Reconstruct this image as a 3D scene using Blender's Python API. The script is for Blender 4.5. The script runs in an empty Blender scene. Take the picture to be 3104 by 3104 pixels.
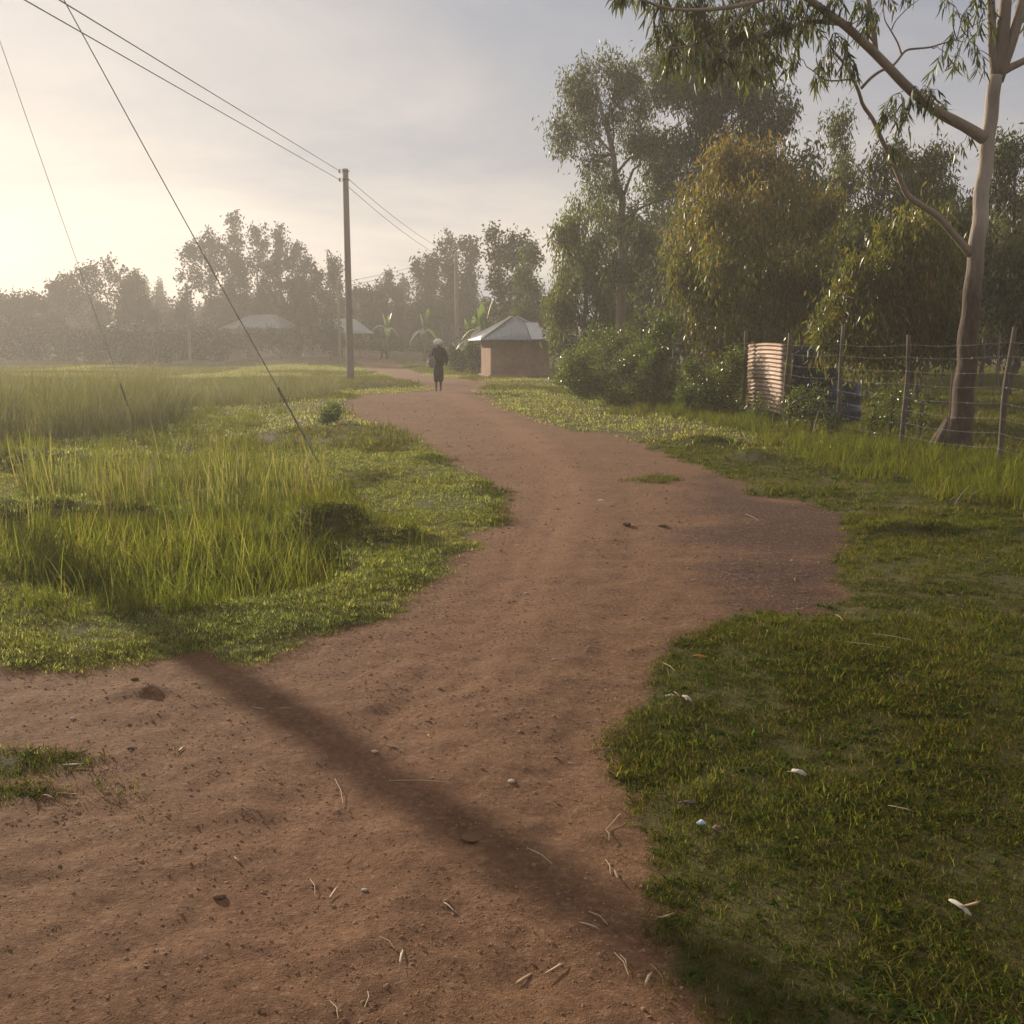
import bpy, math, random
import numpy as np
from mathutils import Vector, Matrix
R = math.radians
rng = np.random.default_rng(7)
random.seed(7)
SC = bpy.context.scene
COL = SC.collection
# ------------------------------------------------------------------ camera
CH, PITCH, F, CX = 1.6, R(9.35), 3100.0, 1552.0
cd = bpy.data.cameras.new('camera'); cam = bpy.data.objects.new('camera', cd); COL.objects.link(cam)
cam.location = (0, 0, CH); cam.rotation_euler = (math.pi/2 - PITCH, 0, 0)
cd.sensor_width = 36; cd.lens = F/3104*36; cd.clip_start = 0.05; cd.clip_end = 6000
SC.camera = cam
# ------------------------------------------------------------------ light
SUN_EL, SUN_AZ = R(17), R(38)              # azimuth to the left of the view direction
SDIR = Vector((-math.sin(SUN_AZ)*math.cos(SUN_EL), math.cos(SUN_AZ)*math.cos(SUN_EL), math.sin(SUN_EL)))
sl = bpy.data.lights.new('sun', 'SUN'); so = bpy.data.objects.new('sun', sl); COL.objects.link(so)
sl.energy = 5.0; sl.angle = R(0.9); sl.color = (1.0, 0.84, 0.64)
so.rotation_euler = (-SDIR).to_track_quat('-Z', 'Y').to_euler(); so.location = (-20, 25, 15)
W = bpy.data.worlds.new('World'); SC.world = W; W.use_nodes = True
nt = W.node_tree; nt.nodes.clear()
def N(t, **k):
    n = nt.nodes.new(t)
    for a, b in k.items(): setattr(n, a, b)
    return n
def LK(a, b): nt.links.new(a, b)
def MATH(op, a, b=None, c=None):
    n = N('ShaderNodeMath', operation=op)
    for i, v in enumerate((a, b, c)):
        if v is None: continue
        if hasattr(v, 'links'): LK(v, n.inputs[i])
        else: n.inputs[i].default_value = v
    return n.outputs[0]
sky = N('ShaderNodeTexSky', sky_type='NISHITA'); sky.sun_disc = False
sky.sun_elevation = SUN_EL; sky.sun_rotation = -SUN_AZ; sky.air_density = 1.0; sky.dust_density = 2.0; sky.ozone_density = 1.0
tc = N('ShaderNodeTexCoord')
sep = N('ShaderNodeSeparateXYZ'); LK(tc.outputs['Generated'], sep.inputs[0])
zc = MATH('ADD', MATH('MAXIMUM', sep.outputs[2], 0.0), 0.16)
cmb = N('ShaderNodeCombineXYZ')
LK(MATH('DIVIDE', sep.outputs[0], zc), cmb.inputs[0]); LK(MATH('DIVIDE', sep.outputs[1], zc), cmb.inputs[1])
mp = N('ShaderNodeMapping'); LK(cmb.outputs[0], mp.inputs[0]); mp.inputs['Scale'].default_value = (0.55, 0.9, 1); mp.inputs['Location'].default_value = (9.9, 4.4, 0)
mp.inputs['Rotation'].default_value = (0, 0, R(-30))
n1 = N('ShaderNodeTexNoise'); n1.inputs['Scale'].default_value = 0.6; n1.inputs['Detail'].default_value = 8; n1.inputs['Roughness'].default_value = 0.56
n1.inputs['Distortion'].default_value = 0.6
LK(mp.outputs[0], n1.inputs['Vector'])
rmp = N('ShaderNodeValToRGB'); LK(n1.outputs[0], rmp.inputs[0])
rmp.color_ramp.elements[0].position = 0.38; rmp.color_ramp.elements[1].position = 0.66
rmp.color_ramp.elements[0].color = (0, 0, 0, 1); rmp.color_ramp.elements[1].color = (1, 1, 1, 1)
dt = N('ShaderNodeVectorMath', operation='DOT_PRODUCT'); LK(tc.outputs['Generated'], dt.inputs[0]); dt.inputs[1].default_value = SDIR
dmax = MATH('MAXIMUM', dt.outputs['Value'], 0.0)
glow = MATH('ADD', MATH('MULTIPLY', MATH('POWER', dmax, 10.0), 0.22), MATH('MULTIPLY', MATH('POWER', dmax, 3.0), 0.08))
# thin high cloud: grey sheet, lighter where thin and towards the sun
cl = N('ShaderNodeMix', data_type='RGBA'); LK(rmp.outputs[0], cl.inputs['Factor'])
cl.inputs['A'].default_value = (2.4, 2.65, 3.25, 1); cl.inputs['B'].default_value = (6.2, 5.5, 4.9, 1)
gl = N('ShaderNodeMix', data_type='RGBA', blend_type='ADD'); gl.inputs['Factor'].default_value = 1.0
LK(cl.outputs['Result'], gl.inputs['A'])
gc = N('ShaderNodeVectorMath', operation='SCALE'); gc.inputs[0].default_value = (5.0, 4.4, 3.5); LK(glow, gc.inputs['Scale'])
LK(gc.outputs[0], gl.inputs['B'])
mx = N('ShaderNodeMix', data_type='RGBA'); mx.inputs['Factor'].default_value = 0.93
LK(sky.outputs[0], mx.inputs['A']); LK(gl.outputs['Result'], mx.inputs['B'])
bg = N('ShaderNodeBackground'); LK(mx.outputs['Result'], bg.inputs[0]); bg.inputs[1].default_value = 0.092
wo = N('ShaderNodeOutputWorld'); LK(bg.outputs[0], wo.inputs[0])
SC.view_settings.view_transform = 'Standard'; SC.view_settings.look = 'None'; SC.view_settings.exposure = 0.4; SC.view_settings.gamma = 1.0
SC.view_settings.use_curve_mapping = False
SC.render.engine = 'CYCLES'
cy = SC.cycles
cy.use_denoising = True; cy.max_bounces = 7; cy.diffuse_bounces = 3; cy.glossy_bounces = 2; cy.transmission_bounces = 4; cy.volume_bounces = 1; cy.transparent_max_bounces = 8
cy.sample_clamp_indirect = 4; cy.sample_clamp_direct = 12; cy.caustics_reflective = False; cy.caustics_refractive = False
HAZE_DENSITY, HAZE_G = 0.0021, 0.44
# ------------------------------------------------------------------ helpers
cosP, sinP = math.cos(PITCH), math.sin(PITCH)
def _h(ix, iy, s):
    n = (ix.astype(np.int64)*374761393 + iy.astype(np.int64)*668265263 + s*974711) & 0xffffffff
    n = ((n ^ (n >> 13))*1274126177) & 0xffffffff
    n = n ^ (n >> 16)
    return (n & 0xffff)/32767.5 - 1.0
def vn(x, y, s=0):
    x = np.asarray(x, float); y = np.asarray(y, float)
    ix = np.floor(x); iy = np.floor(y); fx = x-ix; fy = y-iy
    fx = fx*fx*(3-2*fx); fy = fy*fy*(3-2*fy)
    a = _h(ix, iy, s); b = _h(ix+1, iy, s); c = _h(ix, iy+1, s); d = _h(ix+1, iy+1, s)
    return (a*(1-fx)+b*fx)*(1-fy) + (c*(1-fx)+d*fx)*fy
def sst(a, b, v):
    t = np.clip((v-a)/(b-a), 0, 1); return t*t*(3-2*t)
def ray(px, py):
    xr = (px-CX)/F; ur = (CX-py)/F
    return np.array([xr, cosP + ur*sinP, -sinP + ur*cosP])
def P(px, py, Y):                      # a point of the picture at forward distance Y
    d = ray(px, py); t = Y/d[1]
    return np.array([d[0]*t, Y, CH + d[2]*t])
def G0(px, py):                        # on the flat ground
    d = ray(px, py); t = -CH/min(d[2], -1e-4)
    return np.array([d[0]*t, d[1]*t])
def sdf(x, y, poly):                   # signed distance, negative inside
    poly = np.asarray(poly, float); x = np.asarray(x, float).ravel(); y = np.asarray(y, float).ravel()
    d = np.full(x.shape, 1e18); ins = np.zeros(x.shape, bool); n = len(poly)
    for i in range(n):
        a = poly[i]; b = poly[(i+1) % n]; e = b-a
        t = np.clip(((x-a[0])*e[0]+(y-a[1])*e[1])/(e@e+1e-12), 0, 1)
        dx = x-a[0]-t*e[0]; dy = y-a[1]-t*e[1]
        d = np.minimum(d, dx*dx+dy*dy)
        c = ((a[1] > y) != (b[1] > y)) & (x < (b[0]-a[0])*(y-a[1])/(b[1]-a[1]+1e-12)+a[0])
        ins ^= c
    d = np.sqrt(d); return np.where(ins, -d, d)
D = 3104/1932.0
def GP(pts): return np.array([G0(a*D, b*D) for a, b in pts])
# dirt road outline, traced in the photograph and laid on the ground
ROAD = np.vstack([[[-14, 4.6]], GP([(-40, 1252), (130, 1253), (250, 1247), (380, 1222), (470, 1238), (550, 1208), (640, 1174), (740, 1148), (790, 1102), (830, 1062), (890, 1030), (930, 985), (938, 940), (920, 905), (850, 890), (812, 850), (770, 826), (712, 806), (668, 788), (648, 762), (680, 746), (760, 741), (815, 737),
    (740, 714), (700, 702), (672, 690), (640, 679), (560, 664), (440, 655), (300, 651), (300, 648), (440, 650), (560, 655.5), (665, 664), (715, 673), (760, 695), (818, 711), (870, 715), (925, 722), (912, 742), (948, 768), (996, 779), (1044, 805), (1092, 815), (1172, 819), (1240, 850), (1300, 870), (1380, 898), (1440, 933), (1530, 944), (1600, 968), (1622, 1000), (1590, 1040), (1602, 1100), (1600, 1172), (1500, 1166), (1400, 1170), (1310, 1210), (1240, 1250), (1190, 1300), (1160, 1350), (1150, 1420), (1180, 1480), (1190, 1560), (1218, 1620), (1225, 1700), (1225, 1760), (1290, 1850), (1330, 1960), (1400, 2150)]), [[1.5, -4], [-14, -4]]])
SPURS = [GP([(0, 1500), (60, 1505), (140, 1492), (236, 1475), (225, 1468), (130, 1474), (60, 1485)]), GP([(0, 1440), (90, 1448), (130, 1436), (90, 1425), (0, 1420)]), GP([(1190, 905), (1245, 912), (1300, 905), (1250, 898)])]
DITCH = GP([(395, 1141), (500, 1132), (625, 1106), (700, 1075), (640, 1040), (560, 1010), (300, 1000), (40, 1000), (-60, 1060), (60, 1120), (250, 1140)])
def roadd(x, y):
    d = sdf(x, y, ROAD).reshape(np.shape(x))
    for s in SPURS: d = np.maximum(d, -sdf(x, y, s).reshape(np.shape(x)))
    return d
TRACK = GP([(838, 738), (950, 800), (1030, 880), (1050, 930), (1020, 1000), (960, 1120), (800, 1300), (620, 1500), (500, 1700), (520, 1702), (640, 1502), (820, 1302), (968, 1122), (1030, 1000), (1062, 930), (1042, 880), (960, 800)])
DAMP = GP([(1330, 900), (1440, 940), (1600, 965), (1640, 1000), (1600, 1040), (1620, 1180), (1480, 1165), (1400, 1100), (1340, 1000)])
def edge(x, y): return roadd(x, y)+.10*vn(x/.5, y/.5, 21)*np.minimum(1, .4+np.hypot(x, y)/12)+.085*vn(x/.15, y/.15, 22)+.15*vn(x/2., y/2., 23)*np.clip(np.hypot(x, y)/20, 0, 1)
MOUNDS = [(*G0(1000, 1615), .34, .22, .25, 1), (*G0(60, 1540), .75, .28, .22, 0), (*G0(350, 1525), 1.0, .3, .17, 0), (*G0(1190, 1640), .3, .18, .10, 1), (*G0(1150, 1172), 2.2, .7, .20, 0), (*G0(1010, 1225), 1.6, 1.6, .12, 0),
          (*G0(2270, 1400), .4, .3, .15, 0), (*G0(2140, 1345), .5, .3, .12, 0), (*G0(120, 1370), 1.6, .6, .22, 0), (*G0(1600, 1160), 2.6, .9, .10, 0), (*G0(440, 2095), .10, .06, .04, 0), (*G0(390, 2080), .08, .05, .03, 0), (*G0(1930, 1595), .13, .07, .04, 0), (*G0(2010, 1598), .12, .06, .035, 0), (*G0(1850, 1640), .14, .07, .03, 0), (*G0(2740, 1625), .5, .16, .1, 0)]
def terrain(x, y, rd=None):
    x = np.asarray(x, float); y = np.asarray(y, float)
    if rd is None: rd = edge(x, y)
    r = np.hypot(x, y)
    near = 1/(1+(r/60)**2)
    z = (0.05*vn(x/4.1, y/4.1, 1) + 0.025*vn(x/1.3, y/1.3, 2) + 0.010*vn(x/.42, y/.42, 3))*near*(0.45+0.55*sst(0.1, 1.2, rd))
    rough = np.where(rd < 0, 1.0, 0.3)*np.exp(-r/9)
    z = z + rough*(0.014*vn(x/.16, y/.16, 4) + 0.008*vn(x/.08, y/.08, 5) + 0.003*vn(x/.05, y/.05, 6))
    tl = sdf(x, y, TRACK).reshape(x.shape); z = z - (.018*np.exp(-((np.abs(tl)-.05)/.13)**2) + .010*np.exp(-((tl-.75)/.12)**2))*(rd < 0)*np.exp(-r/40)
    z = z + 0.03*sst(0, .25, rd)*np.exp(-r/40)                         # sod stands proud of the track
    left = sst(0.6, 4.0, rd)*(x < 0)
    z = z - 0.18*left*sst(7, 10, y)*(1-sst(30, 60, y))
    dd = sdf(x, y, DITCH).reshape(x.shape)
    z = z - 0.36*sst(0.10, -0.18, dd)
    for mx_, my_, ax, ay, hh, k in MOUNDS:
        q = ((x-mx_)/ax)**2+((y-my_)/ay)**2
        z = z + hh*np.exp(-q*q if k else -q)*(1+.15*vn(x/.12, y/.12, 9))
    z = z + 1.0*sst(50, 130, y)
    return z
def tz(x, y): return float(terrain(np.array([x]), np.array([y]))[0])
def G(px, py):                          # on the real terrain
    d = ray(px, py); z = 0.0
    for _ in range(8):
        t = (z-CH)/min(d[2], -1e-4)
        z = .5*z + .5*tz(d[0]*t, d[1]*t)
    t = (z-CH)/min(d[2], -1e-4)
    return np.array([d[0]*t, d[1]*t, tz(d[0]*t, d[1]*t)])
def proj(x, y, z):
    zz = y*cosP - (z-CH)*sinP; up = (z-CH)*cosP + y*sinP
    return CX + F*x/zz, CX - F*up/zz, zz
# ---- mesh building
def mesh(name, V, Fs, mat=None, smooth=False, col=None, parent=None, link=True):
    me = bpy.data.meshes.new(name)
    V = np.asarray(V, np.float32).reshape(-1, 3)
    if isinstance(Fs, np.ndarray) and Fs.ndim == 2:
        nf, k = Fs.shape
        me.vertices.add(len(V)); me.vertices.foreach_set('co', V.ravel())
        me.loops.add(nf*k); me.loops.foreach_set('vertex_index', Fs.astype(np.int32).ravel())
        me.polygons.add(nf); me.polygons.foreach_set('loop_start', (np.arange(nf)*k).astype(np.int32)); me.polygons.foreach_set('loop_total', np.full(nf, k, np.int32))
        me.update(calc_edges=True)
    else:
        me.from_pydata([tuple(v) for v in V], [], [tuple(int(i) for i in f) for f in Fs]); me.update()
    if smooth: me.polygons.foreach_set('use_smooth', np.ones(len(me.polygons), bool))
    if col is not None:
        a = me.color_attributes.new('col', 'FLOAT_COLOR', 'POINT')
        c = np.ones((len(V), 4), np.float32); c[:, :3] = col; a.data.foreach_set('color', c.ravel())
    if mat: me.materials.append(mat)
    o = bpy.data.objects.new(name, me)
    if link: COL.objects.link(o)
    if parent: o.parent = parent
    return o
class MB:
    def __init__(s): s.V = []; s.F = []; s.n = 0
    def add(s, V, Fs):
        V = np.asarray(V, float).reshape(-1, 3); s.V.append(V)
        s.F += [tuple(int(i)+s.n for i in f) for f in Fs]; s.n += len(V)
    def tube(s, pts, rad, k=8, cap=True):
        pts = np.asarray(pts, float); m = len(pts); rad = np.broadcast_to(np.asarray(rad, float), (m,))
        V = []; prev = None
        for i in range(m):
            t = pts[min(i+1, m-1)]-pts[max(i-1, 0)]; t = t/(np.linalg.norm(t)+1e-9)
            if prev is None:
                a = np.array([1, 0, 0.]) if abs(t[0]) < .8 else np.array([0, 1, 0.])
            else: a = prev
            u = a - t*(a@t); u /= np.linalg.norm(u)+1e-9; prev = u; w = np.cross(t, u)
            for j in range(k):
                an = 2*math.pi*j/k; V.append(pts[i]+rad[i]*(math.cos(an)*u+math.sin(an)*w))
        Fs = [(i*k+j, i*k+(j+1) % k, (i+1)*k+(j+1) % k, (i+1)*k+j) for i in range(m-1) for j in range(k)]
        if cap: Fs += [tuple(range(k-1, -1, -1)), tuple((m-1)*k+j for j in range(k))]
        s.add(V, Fs)
    def box(s, c, sz, M=None):
        V = np.array([[x, y, z] for z in (-.5, .5) for y in (-.5, .5) for x in (-.5, .5)])*np.asarray(sz)
        if M is not None: V = V@np.asarray(M).T
        s.add(V+np.asarray(c), [(0, 2, 3, 1), (4, 5, 7, 6), (0, 1, 5, 4), (2, 6, 7, 3), (0, 4, 6, 2), (1, 3, 7, 5)])
    def build(s, name, mat, parent=None, smooth=False):
        return mesh(name, np.vstack(s.V), s.F, mat, smooth, None, parent)
def tag(o, label=None, cat=None, group=None, kind=None):
    if label: o['label'] = label
    if cat: o['category'] = cat
    if group: o['group'] = group
    if kind: o['kind'] = kind
    return o
def empty(name, loc=(0, 0, 0), rz=0):
    o = bpy.data.objects.new(name, None); COL.objects.link(o); o.location = loc; o.rotation_euler = (0, 0, rz); o.empty_display_size = .2
    return o
def unit(v): return v/(np.linalg.norm(v, axis=-1, keepdims=True)+1e-9)
def rotz(a): return np.array([[math.cos(a), -math.sin(a), 0], [math.sin(a), math.cos(a), 0], [0, 0, 1]])
# ------------------------------------------------------------------ materials
def newmat(name):
    m = bpy.data.materials.new(name); m.use_nodes = True; t = m.node_tree; t.nodes.clear(); return m, t
class T:
    def __init__(s, t): s.t = t
    def n(s, ty, ins=None, **k):
        x = s.t.nodes.new(ty)
        for a, b in k.items(): setattr(x, a, b)
        for a, b in (ins or {}).items():
            if hasattr(b, 'links'): s.t.links.new(b, x.inputs[a])
            else: x.inputs[a].default_value = b
        return x
    def noise(s, scale, detail=4, rough=.55, vec=None, dist=0):
        x = s.n('ShaderNodeTexNoise', {'Scale': scale, 'Detail': detail, 'Roughness': rough, 'Distortion': dist})
        if vec is not None: s.t.links.new(vec, x.inputs['Vector'])
        return x.outputs['Fac']
    def mix(s, f, a, b, blend='MIX'):
        x = s.n('ShaderNodeMix', {'Factor': f, 'A': a, 'B': b} if 0 else None, data_type='RGBA', blend_type=blend)
        for k, v in (('Factor', f), ('A', a), ('B', b)):
            if hasattr(v, 'links'): s.t.links.new(v, x.inputs[k])
            else: x.inputs[k].default_value = (*v, 1) if isinstance(v, tuple) and len(v) == 3 else v
        return x.outputs['Result']
    def math(s, op, a, b=0.0):
        x = s.n('ShaderNodeMath', {0: a, 1: b}, operation=op); return x.outputs[0]
    def mr(s, v, a, b, c=0., d=1.):
        return s.n('ShaderNodeMapRange', {'Value': v, 'From Min': a, 'From Max': b, 'To Min': c, 'To Max': d}).outputs[0]
    def bump(s, h, st, dist):
        return s.n('ShaderNodeBump', {'Height': h, 'Strength': st, 'Distance': dist}).outputs[0]
    def out(s, sh): s.t.links.new(sh, s.n('ShaderNodeOutputMaterial').inputs[0])
def simple(name, c1, c2, scale=6, rough=.8, bump=.3, bd=.01, metal=0., spec=.3, stretch=None, obj=True):
    m, t = newmat(name); x = T(t)
    co = x.n('ShaderNodeTexCoord').outputs['Object' if obj else 'Generated']
    if stretch: co = x.n('ShaderNodeMapping', {'Vector': co, 'Scale': stretch}).outputs[0]
    f = x.noise(scale, 5, .6, co); f2 = x.noise(scale*5, 3, .6, co)
    c = x.mix(x.mr(f, .3, .7), c1, c2)
    c = x.mix(x.mr(f2, .3, .75, 0, .35), c, tuple(v*.45 for v in c1))
    p = x.n('ShaderNodeBsdfPrincipled', {'Base Color': c, 'Roughness': rough, 'Metallic': metal, 'Specular IOR Level': spec, 'Normal': x.bump(f2, bump, bd)})
    x.out(p.outputs[0]); return m
def leafmat(name, trans=.45, rough=.42, gloss=.10, var=.35, nscale=1.2, soft=False):
    m, t = newmat(name); x = T(t)
    a = x.n('ShaderNodeAttribute', attribute_name='col').outputs['Color']
    pos = x.n('ShaderNodeNewGeometry').outputs['Position']
    f = x.noise(nscale, 3, .6, pos)
    c = x.mix(x.mr(f, .35, .7, 0, var), a, x.mix(1.0, a, (1.5, .95, .5), 'MULTIPLY'))
    nin = {}
    if soft:                                        # far crowns: leaf normals follow the crown's outside
        oc = x.n('ShaderNodeSeparateXYZ', {0: x.n('ShaderNodeTexCoord').outputs['Object']})
        ov = x.n('ShaderNodeCombineXYZ', {0: oc.outputs[0], 1: oc.outputs[1], 2: .8}).outputs[0]
        un = x.n('ShaderNodeVectorMath', {0: ov}, operation='NORMALIZE').outputs[0]
        sm = x.n('ShaderNodeVectorMath', {0: x.n('ShaderNodeVectorMath', {0: x.n('ShaderNodeNewGeometry').outputs['Normal'], 'Scale': .45}, operation='SCALE').outputs[0], 1: un}, operation='ADD').outputs[0]
        nin = {'Normal': x.n('ShaderNodeVectorMath', {0: sm}, operation='NORMALIZE').outputs[0]}
    d = x.n('ShaderNodeBsdfDiffuse', {'Color': c, **nin}).outputs[0]
    tcv = x.mix(1.0, c, (1.35, 1.5, .8), 'MULTIPLY')
    tr = x.n('ShaderNodeBsdfTranslucent', {'Color': tcv}).outputs[0]
    s1 = x.n('ShaderNodeMixShader', {0: trans, 1: d, 2: tr}).outputs[0]
    g = x.n('ShaderNodeBsdfGlossy', {'Color': (.9, .9, .85, 1), 'Roughness': rough}).outputs[0]
    fr = x.n('ShaderNodeLayerWeight', {'Blend': .3}).outputs['Fresnel']
    s2 = x.n('ShaderNodeMixShader', {0: x.math('MULTIPLY', fr, gloss*2), 1: s1, 2: g}).outputs[0]
    x.out(s2); return m
M = {}
M['leaf'] = leafmat('eucalyptus_leaf', .5, .45, .05, .2); M['far'] = leafmat('distant_foliage', .15, .6, .0, .15, .35, True); M['bush'] = leafmat('bush_leaf', .45, .35, .07, .2)
M['grass'] = leafmat('grass_blade', .55, .5, .0, .3, .8); M['dry'] = leafmat('dry_grass', .45, .5, .03, .2)
M['banana'] = leafmat('banana_leaf', .6, .35, .12, .2)
M['bark'] = simple('smooth_pale_bark', (.19, .14, .105), (.33, .255, .195), 2.2, .75, .5, .03, stretch=(1, 1, .35))
def bark2():
    m, t = newmat('two_tone_shaded_bark'); x = T(t); co = x.n('ShaderNodeTexCoord').outputs['Object']
    st = x.n('ShaderNodeMapping', {'Vector': co, 'Scale': (1, 1, .3)}).outputs[0]
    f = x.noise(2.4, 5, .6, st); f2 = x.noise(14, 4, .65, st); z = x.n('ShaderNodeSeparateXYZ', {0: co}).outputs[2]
    pale_ = x.mix(x.mr(f, .35, .65), (.24, .195, .16), (.41, .35, .295)); dk_ = x.mix(x.mr(f2, .3, .7), (.045, .03, .021), (.11, .075, .052))  # dark foot paints in the sapling's shade along with rough brown bark
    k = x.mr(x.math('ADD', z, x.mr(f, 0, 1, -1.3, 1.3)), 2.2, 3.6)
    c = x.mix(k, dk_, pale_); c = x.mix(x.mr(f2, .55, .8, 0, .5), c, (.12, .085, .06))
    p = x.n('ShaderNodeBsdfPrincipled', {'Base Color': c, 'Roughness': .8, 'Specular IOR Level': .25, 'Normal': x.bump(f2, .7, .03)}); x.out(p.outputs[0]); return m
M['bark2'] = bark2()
M['darkbark'] = simple('dark_bark', (.07, .05, .035), (.14, .10, .075), 4, .9, .6, .02, stretch=(1, 1, .25))
M['post'] = simple('weathered_post', (.075, .055, .042), (.19, .15, .12), 8, .85, .6, .01, stretch=(1, 1, .12))
M['pole'] = simple('weathered_pole', (.17, .14, .12), (.28, .24, .21), 5, .8, .4, .01, stretch=(1, 1, .1))
M['wire'] = simple('galvanised_wire', (.16, .15, .14), (.28, .27, .25), 40, .5, .1, .001, metal=.6)
M['line'] = simple('power_line', (.05, .048, .045), (.09, .085, .08), 10, .6, .1, .001)
M['porcelain'] = simple('insulator_porcelain', (.10, .06, .045), (.16, .10, .08), 5, .25, .05, .001, spec=.6)
M['steel'] = simple('rusty_steel', (.12, .08, .06), (.25, .18, .14), 20, .6, .3, .003, metal=.5)
M['mud'] = simple('mud_wall', (.24, .15, .10), (.40, .26, .18), 1.1, .95, .9, .05)
M['roof'] = simple('iron_roof', (.22, .24, .26), (.34, .36, .38), 2.5, .45, .1, .004, metal=.55, stretch=(3, 3, 1))
M['roofpale'] = simple('new_iron_roof', (.42, .44, .46), (.52, .54, .56), 2.5, .4, .1, .004, metal=.55)
M['rust'] = simple('rusted_iron_sheet', (.46, .36, .29), (.24, .115, .055), 1.6, .6, .2, .004, metal=.15)
M['tarp'] = simple('dark_blue_plastic', (.012, .022, .045), (.02, .035, .065), 3, .5, .5, .03)
M['tank'] = simple('blue_plastic_drum', (.015, .035, .075), (.02, .05, .10), 2, .4, .1, .005, spec=.5)
M['wood'] = simple('old_timber', (.12, .075, .045), (.22, .15, .10), 6, .85, .5, .01)
M['wallfar'] = simple('plastered_wall', (.35, .27, .20), (.42, .33, .25), 1.5, .9, .3, .01)
M['glass'] = simple('dark_window', (.015, .015, .018), (.03, .03, .032), 2, .2, .0, .001, spec=.6)
# ------------------------------------------------------------------ ground
ang = np.concatenate([np.arange(-180, -39, 6), np.linspace(-38, 38, 400), np.arange(40, 180, 6)])*math.pi/180
rad = np.concatenate([np.concatenate([np.geomspace(.9, 8, 330)[:-1], np.geomspace(8, 150, 210)]), np.geomspace(165, 4000, 16)])
A, RR = np.meshgrid(ang, rad)                     # rows = radius
gx = RR*np.sin(A); gy = RR*np.cos(A)
grd = roadd(gx, gy) + .10*vn(gx/.5, gy/.5, 21)*np.minimum(1, .4+RR/12) + .085*vn(gx/.15, gy/.15, 22) + .15*vn(gx/2., gy/2., 23)*np.clip(RR/20, 0, 1)
gz = terrain(gx, gy, grd)
nr, na = gx.shape
VG = np.stack([gx, gy, gz], -1).reshape(-1, 3)
VG = np.vstack([VG, [[0, 0, tz(0, 0)]]])
ii, jj = np.meshgrid(np.arange(nr-1), np.arange(na), indexing='ij')
j2 = (jj+1) % na
Q = np.stack([ii*na+jj, ii*na+j2, (ii+1)*na+j2, (ii+1)*na+jj], -1).reshape(-1, 4)[:, ::-1]
dirtv = np.append(sst(.06, -.06, grd.ravel()), 1.0)
dark = np.append(sst(.5, -.35, sdf(gx, gy, DAMP)+(.35*vn(gx/.7, gy/.7, 61)+.22*vn(gx/.2, gy/.2, 62)).ravel())*.95, 0)
trk = np.append(sst(.6, 0, np.abs(sdf(gx, gy, TRACK))+.15*vn(gx/.5, gy/.5, 63).ravel())*(1-.5*sst(9, 4, gy.ravel())), 0)
def ground_mat():
    m, t = newmat('track_and_turf'); x = T(t)
    pos = x.n('ShaderNodeNewGeometry').outputs['Position']
    dm = x.n('ShaderNodeAttribute', attribute_name='dirt').outputs['Fac']
    dk = x.n('ShaderNodeAttribute', attribute_name='damp').outputs['Fac']
    tk = x.n('ShaderNodeAttribute', attribute_name='track').outputs['Fac']
    big = x.noise(.8, 6, .7, pos); mid = x.noise(5, 5, .65, pos); fin = x.noise(38, 5, .7, pos); vfin = x.noise(150, 3, .7, pos)
    d = x.mix(x.mr(big, .3, .7), (.165, .080, .037), (.22, .116, .057))
    d = x.mix(x.mr(mid, .35, .7, 0, .55), d, (.105, .048, .027))
    d = x.mix(x.mr(tk, 0, 1, 0, .55), d, (.27, .135, .075))
    d = x.mix(x.mr(dk, 0, 1, 0, .95), d, (.055, .021, .015))
    d = x.mix(x.mr(fin, .52, .7, 0, .75), d, (.31, .19, .115))
    d = x.mix(x.mr(fin, .46, .30, 0, .75), d, (.065, .032, .017))
    g = x.mix(x.mr(mid, .3, .7), (.05, .055, .014), (.11, .085, .03))
    g = x.mix(x.mr(fin, .45, .7, 0, .6), g, (.11, .10, .033))
    c = x.mix(dm, g, d)
    h = x.math('ADD', x.math('MULTIPLY', mid, .5), x.math('ADD', x.math('MULTIPLY', fin, .35), x.math('MULTIPLY', vfin, .22)))
    p = x.n('ShaderNodeBsdfPrincipled', {'Base Color': c, 'Roughness': .93, 'Specular IOR Level': .25, 'Normal': x.bump(h, 1.0, .05)})
    x.out(p.outputs[0]); return m
M['ground'] = ground_mat()
def sub_ground(name, sel):
    f = Q[sel]; used, inv = np.unique(f.ravel(), return_inverse=True)
    o = mesh(name, VG[used], inv.reshape(-1, 4), M['ground'], True)
    for nm, arr in (('dirt', dirtv), ('damp', dark), ('track', trk)):
        a = o.data.attributes.new(nm, 'FLOAT', 'POINT'); a.data.foreach_set('value', arr[used].astype(np.float32))
    tag(o, kind='structure'); return o
fd = dirtv[Q].mean(1)
sub_ground('ground', fd < .5); sub_ground('dirt_road', fd >= .5)
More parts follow.
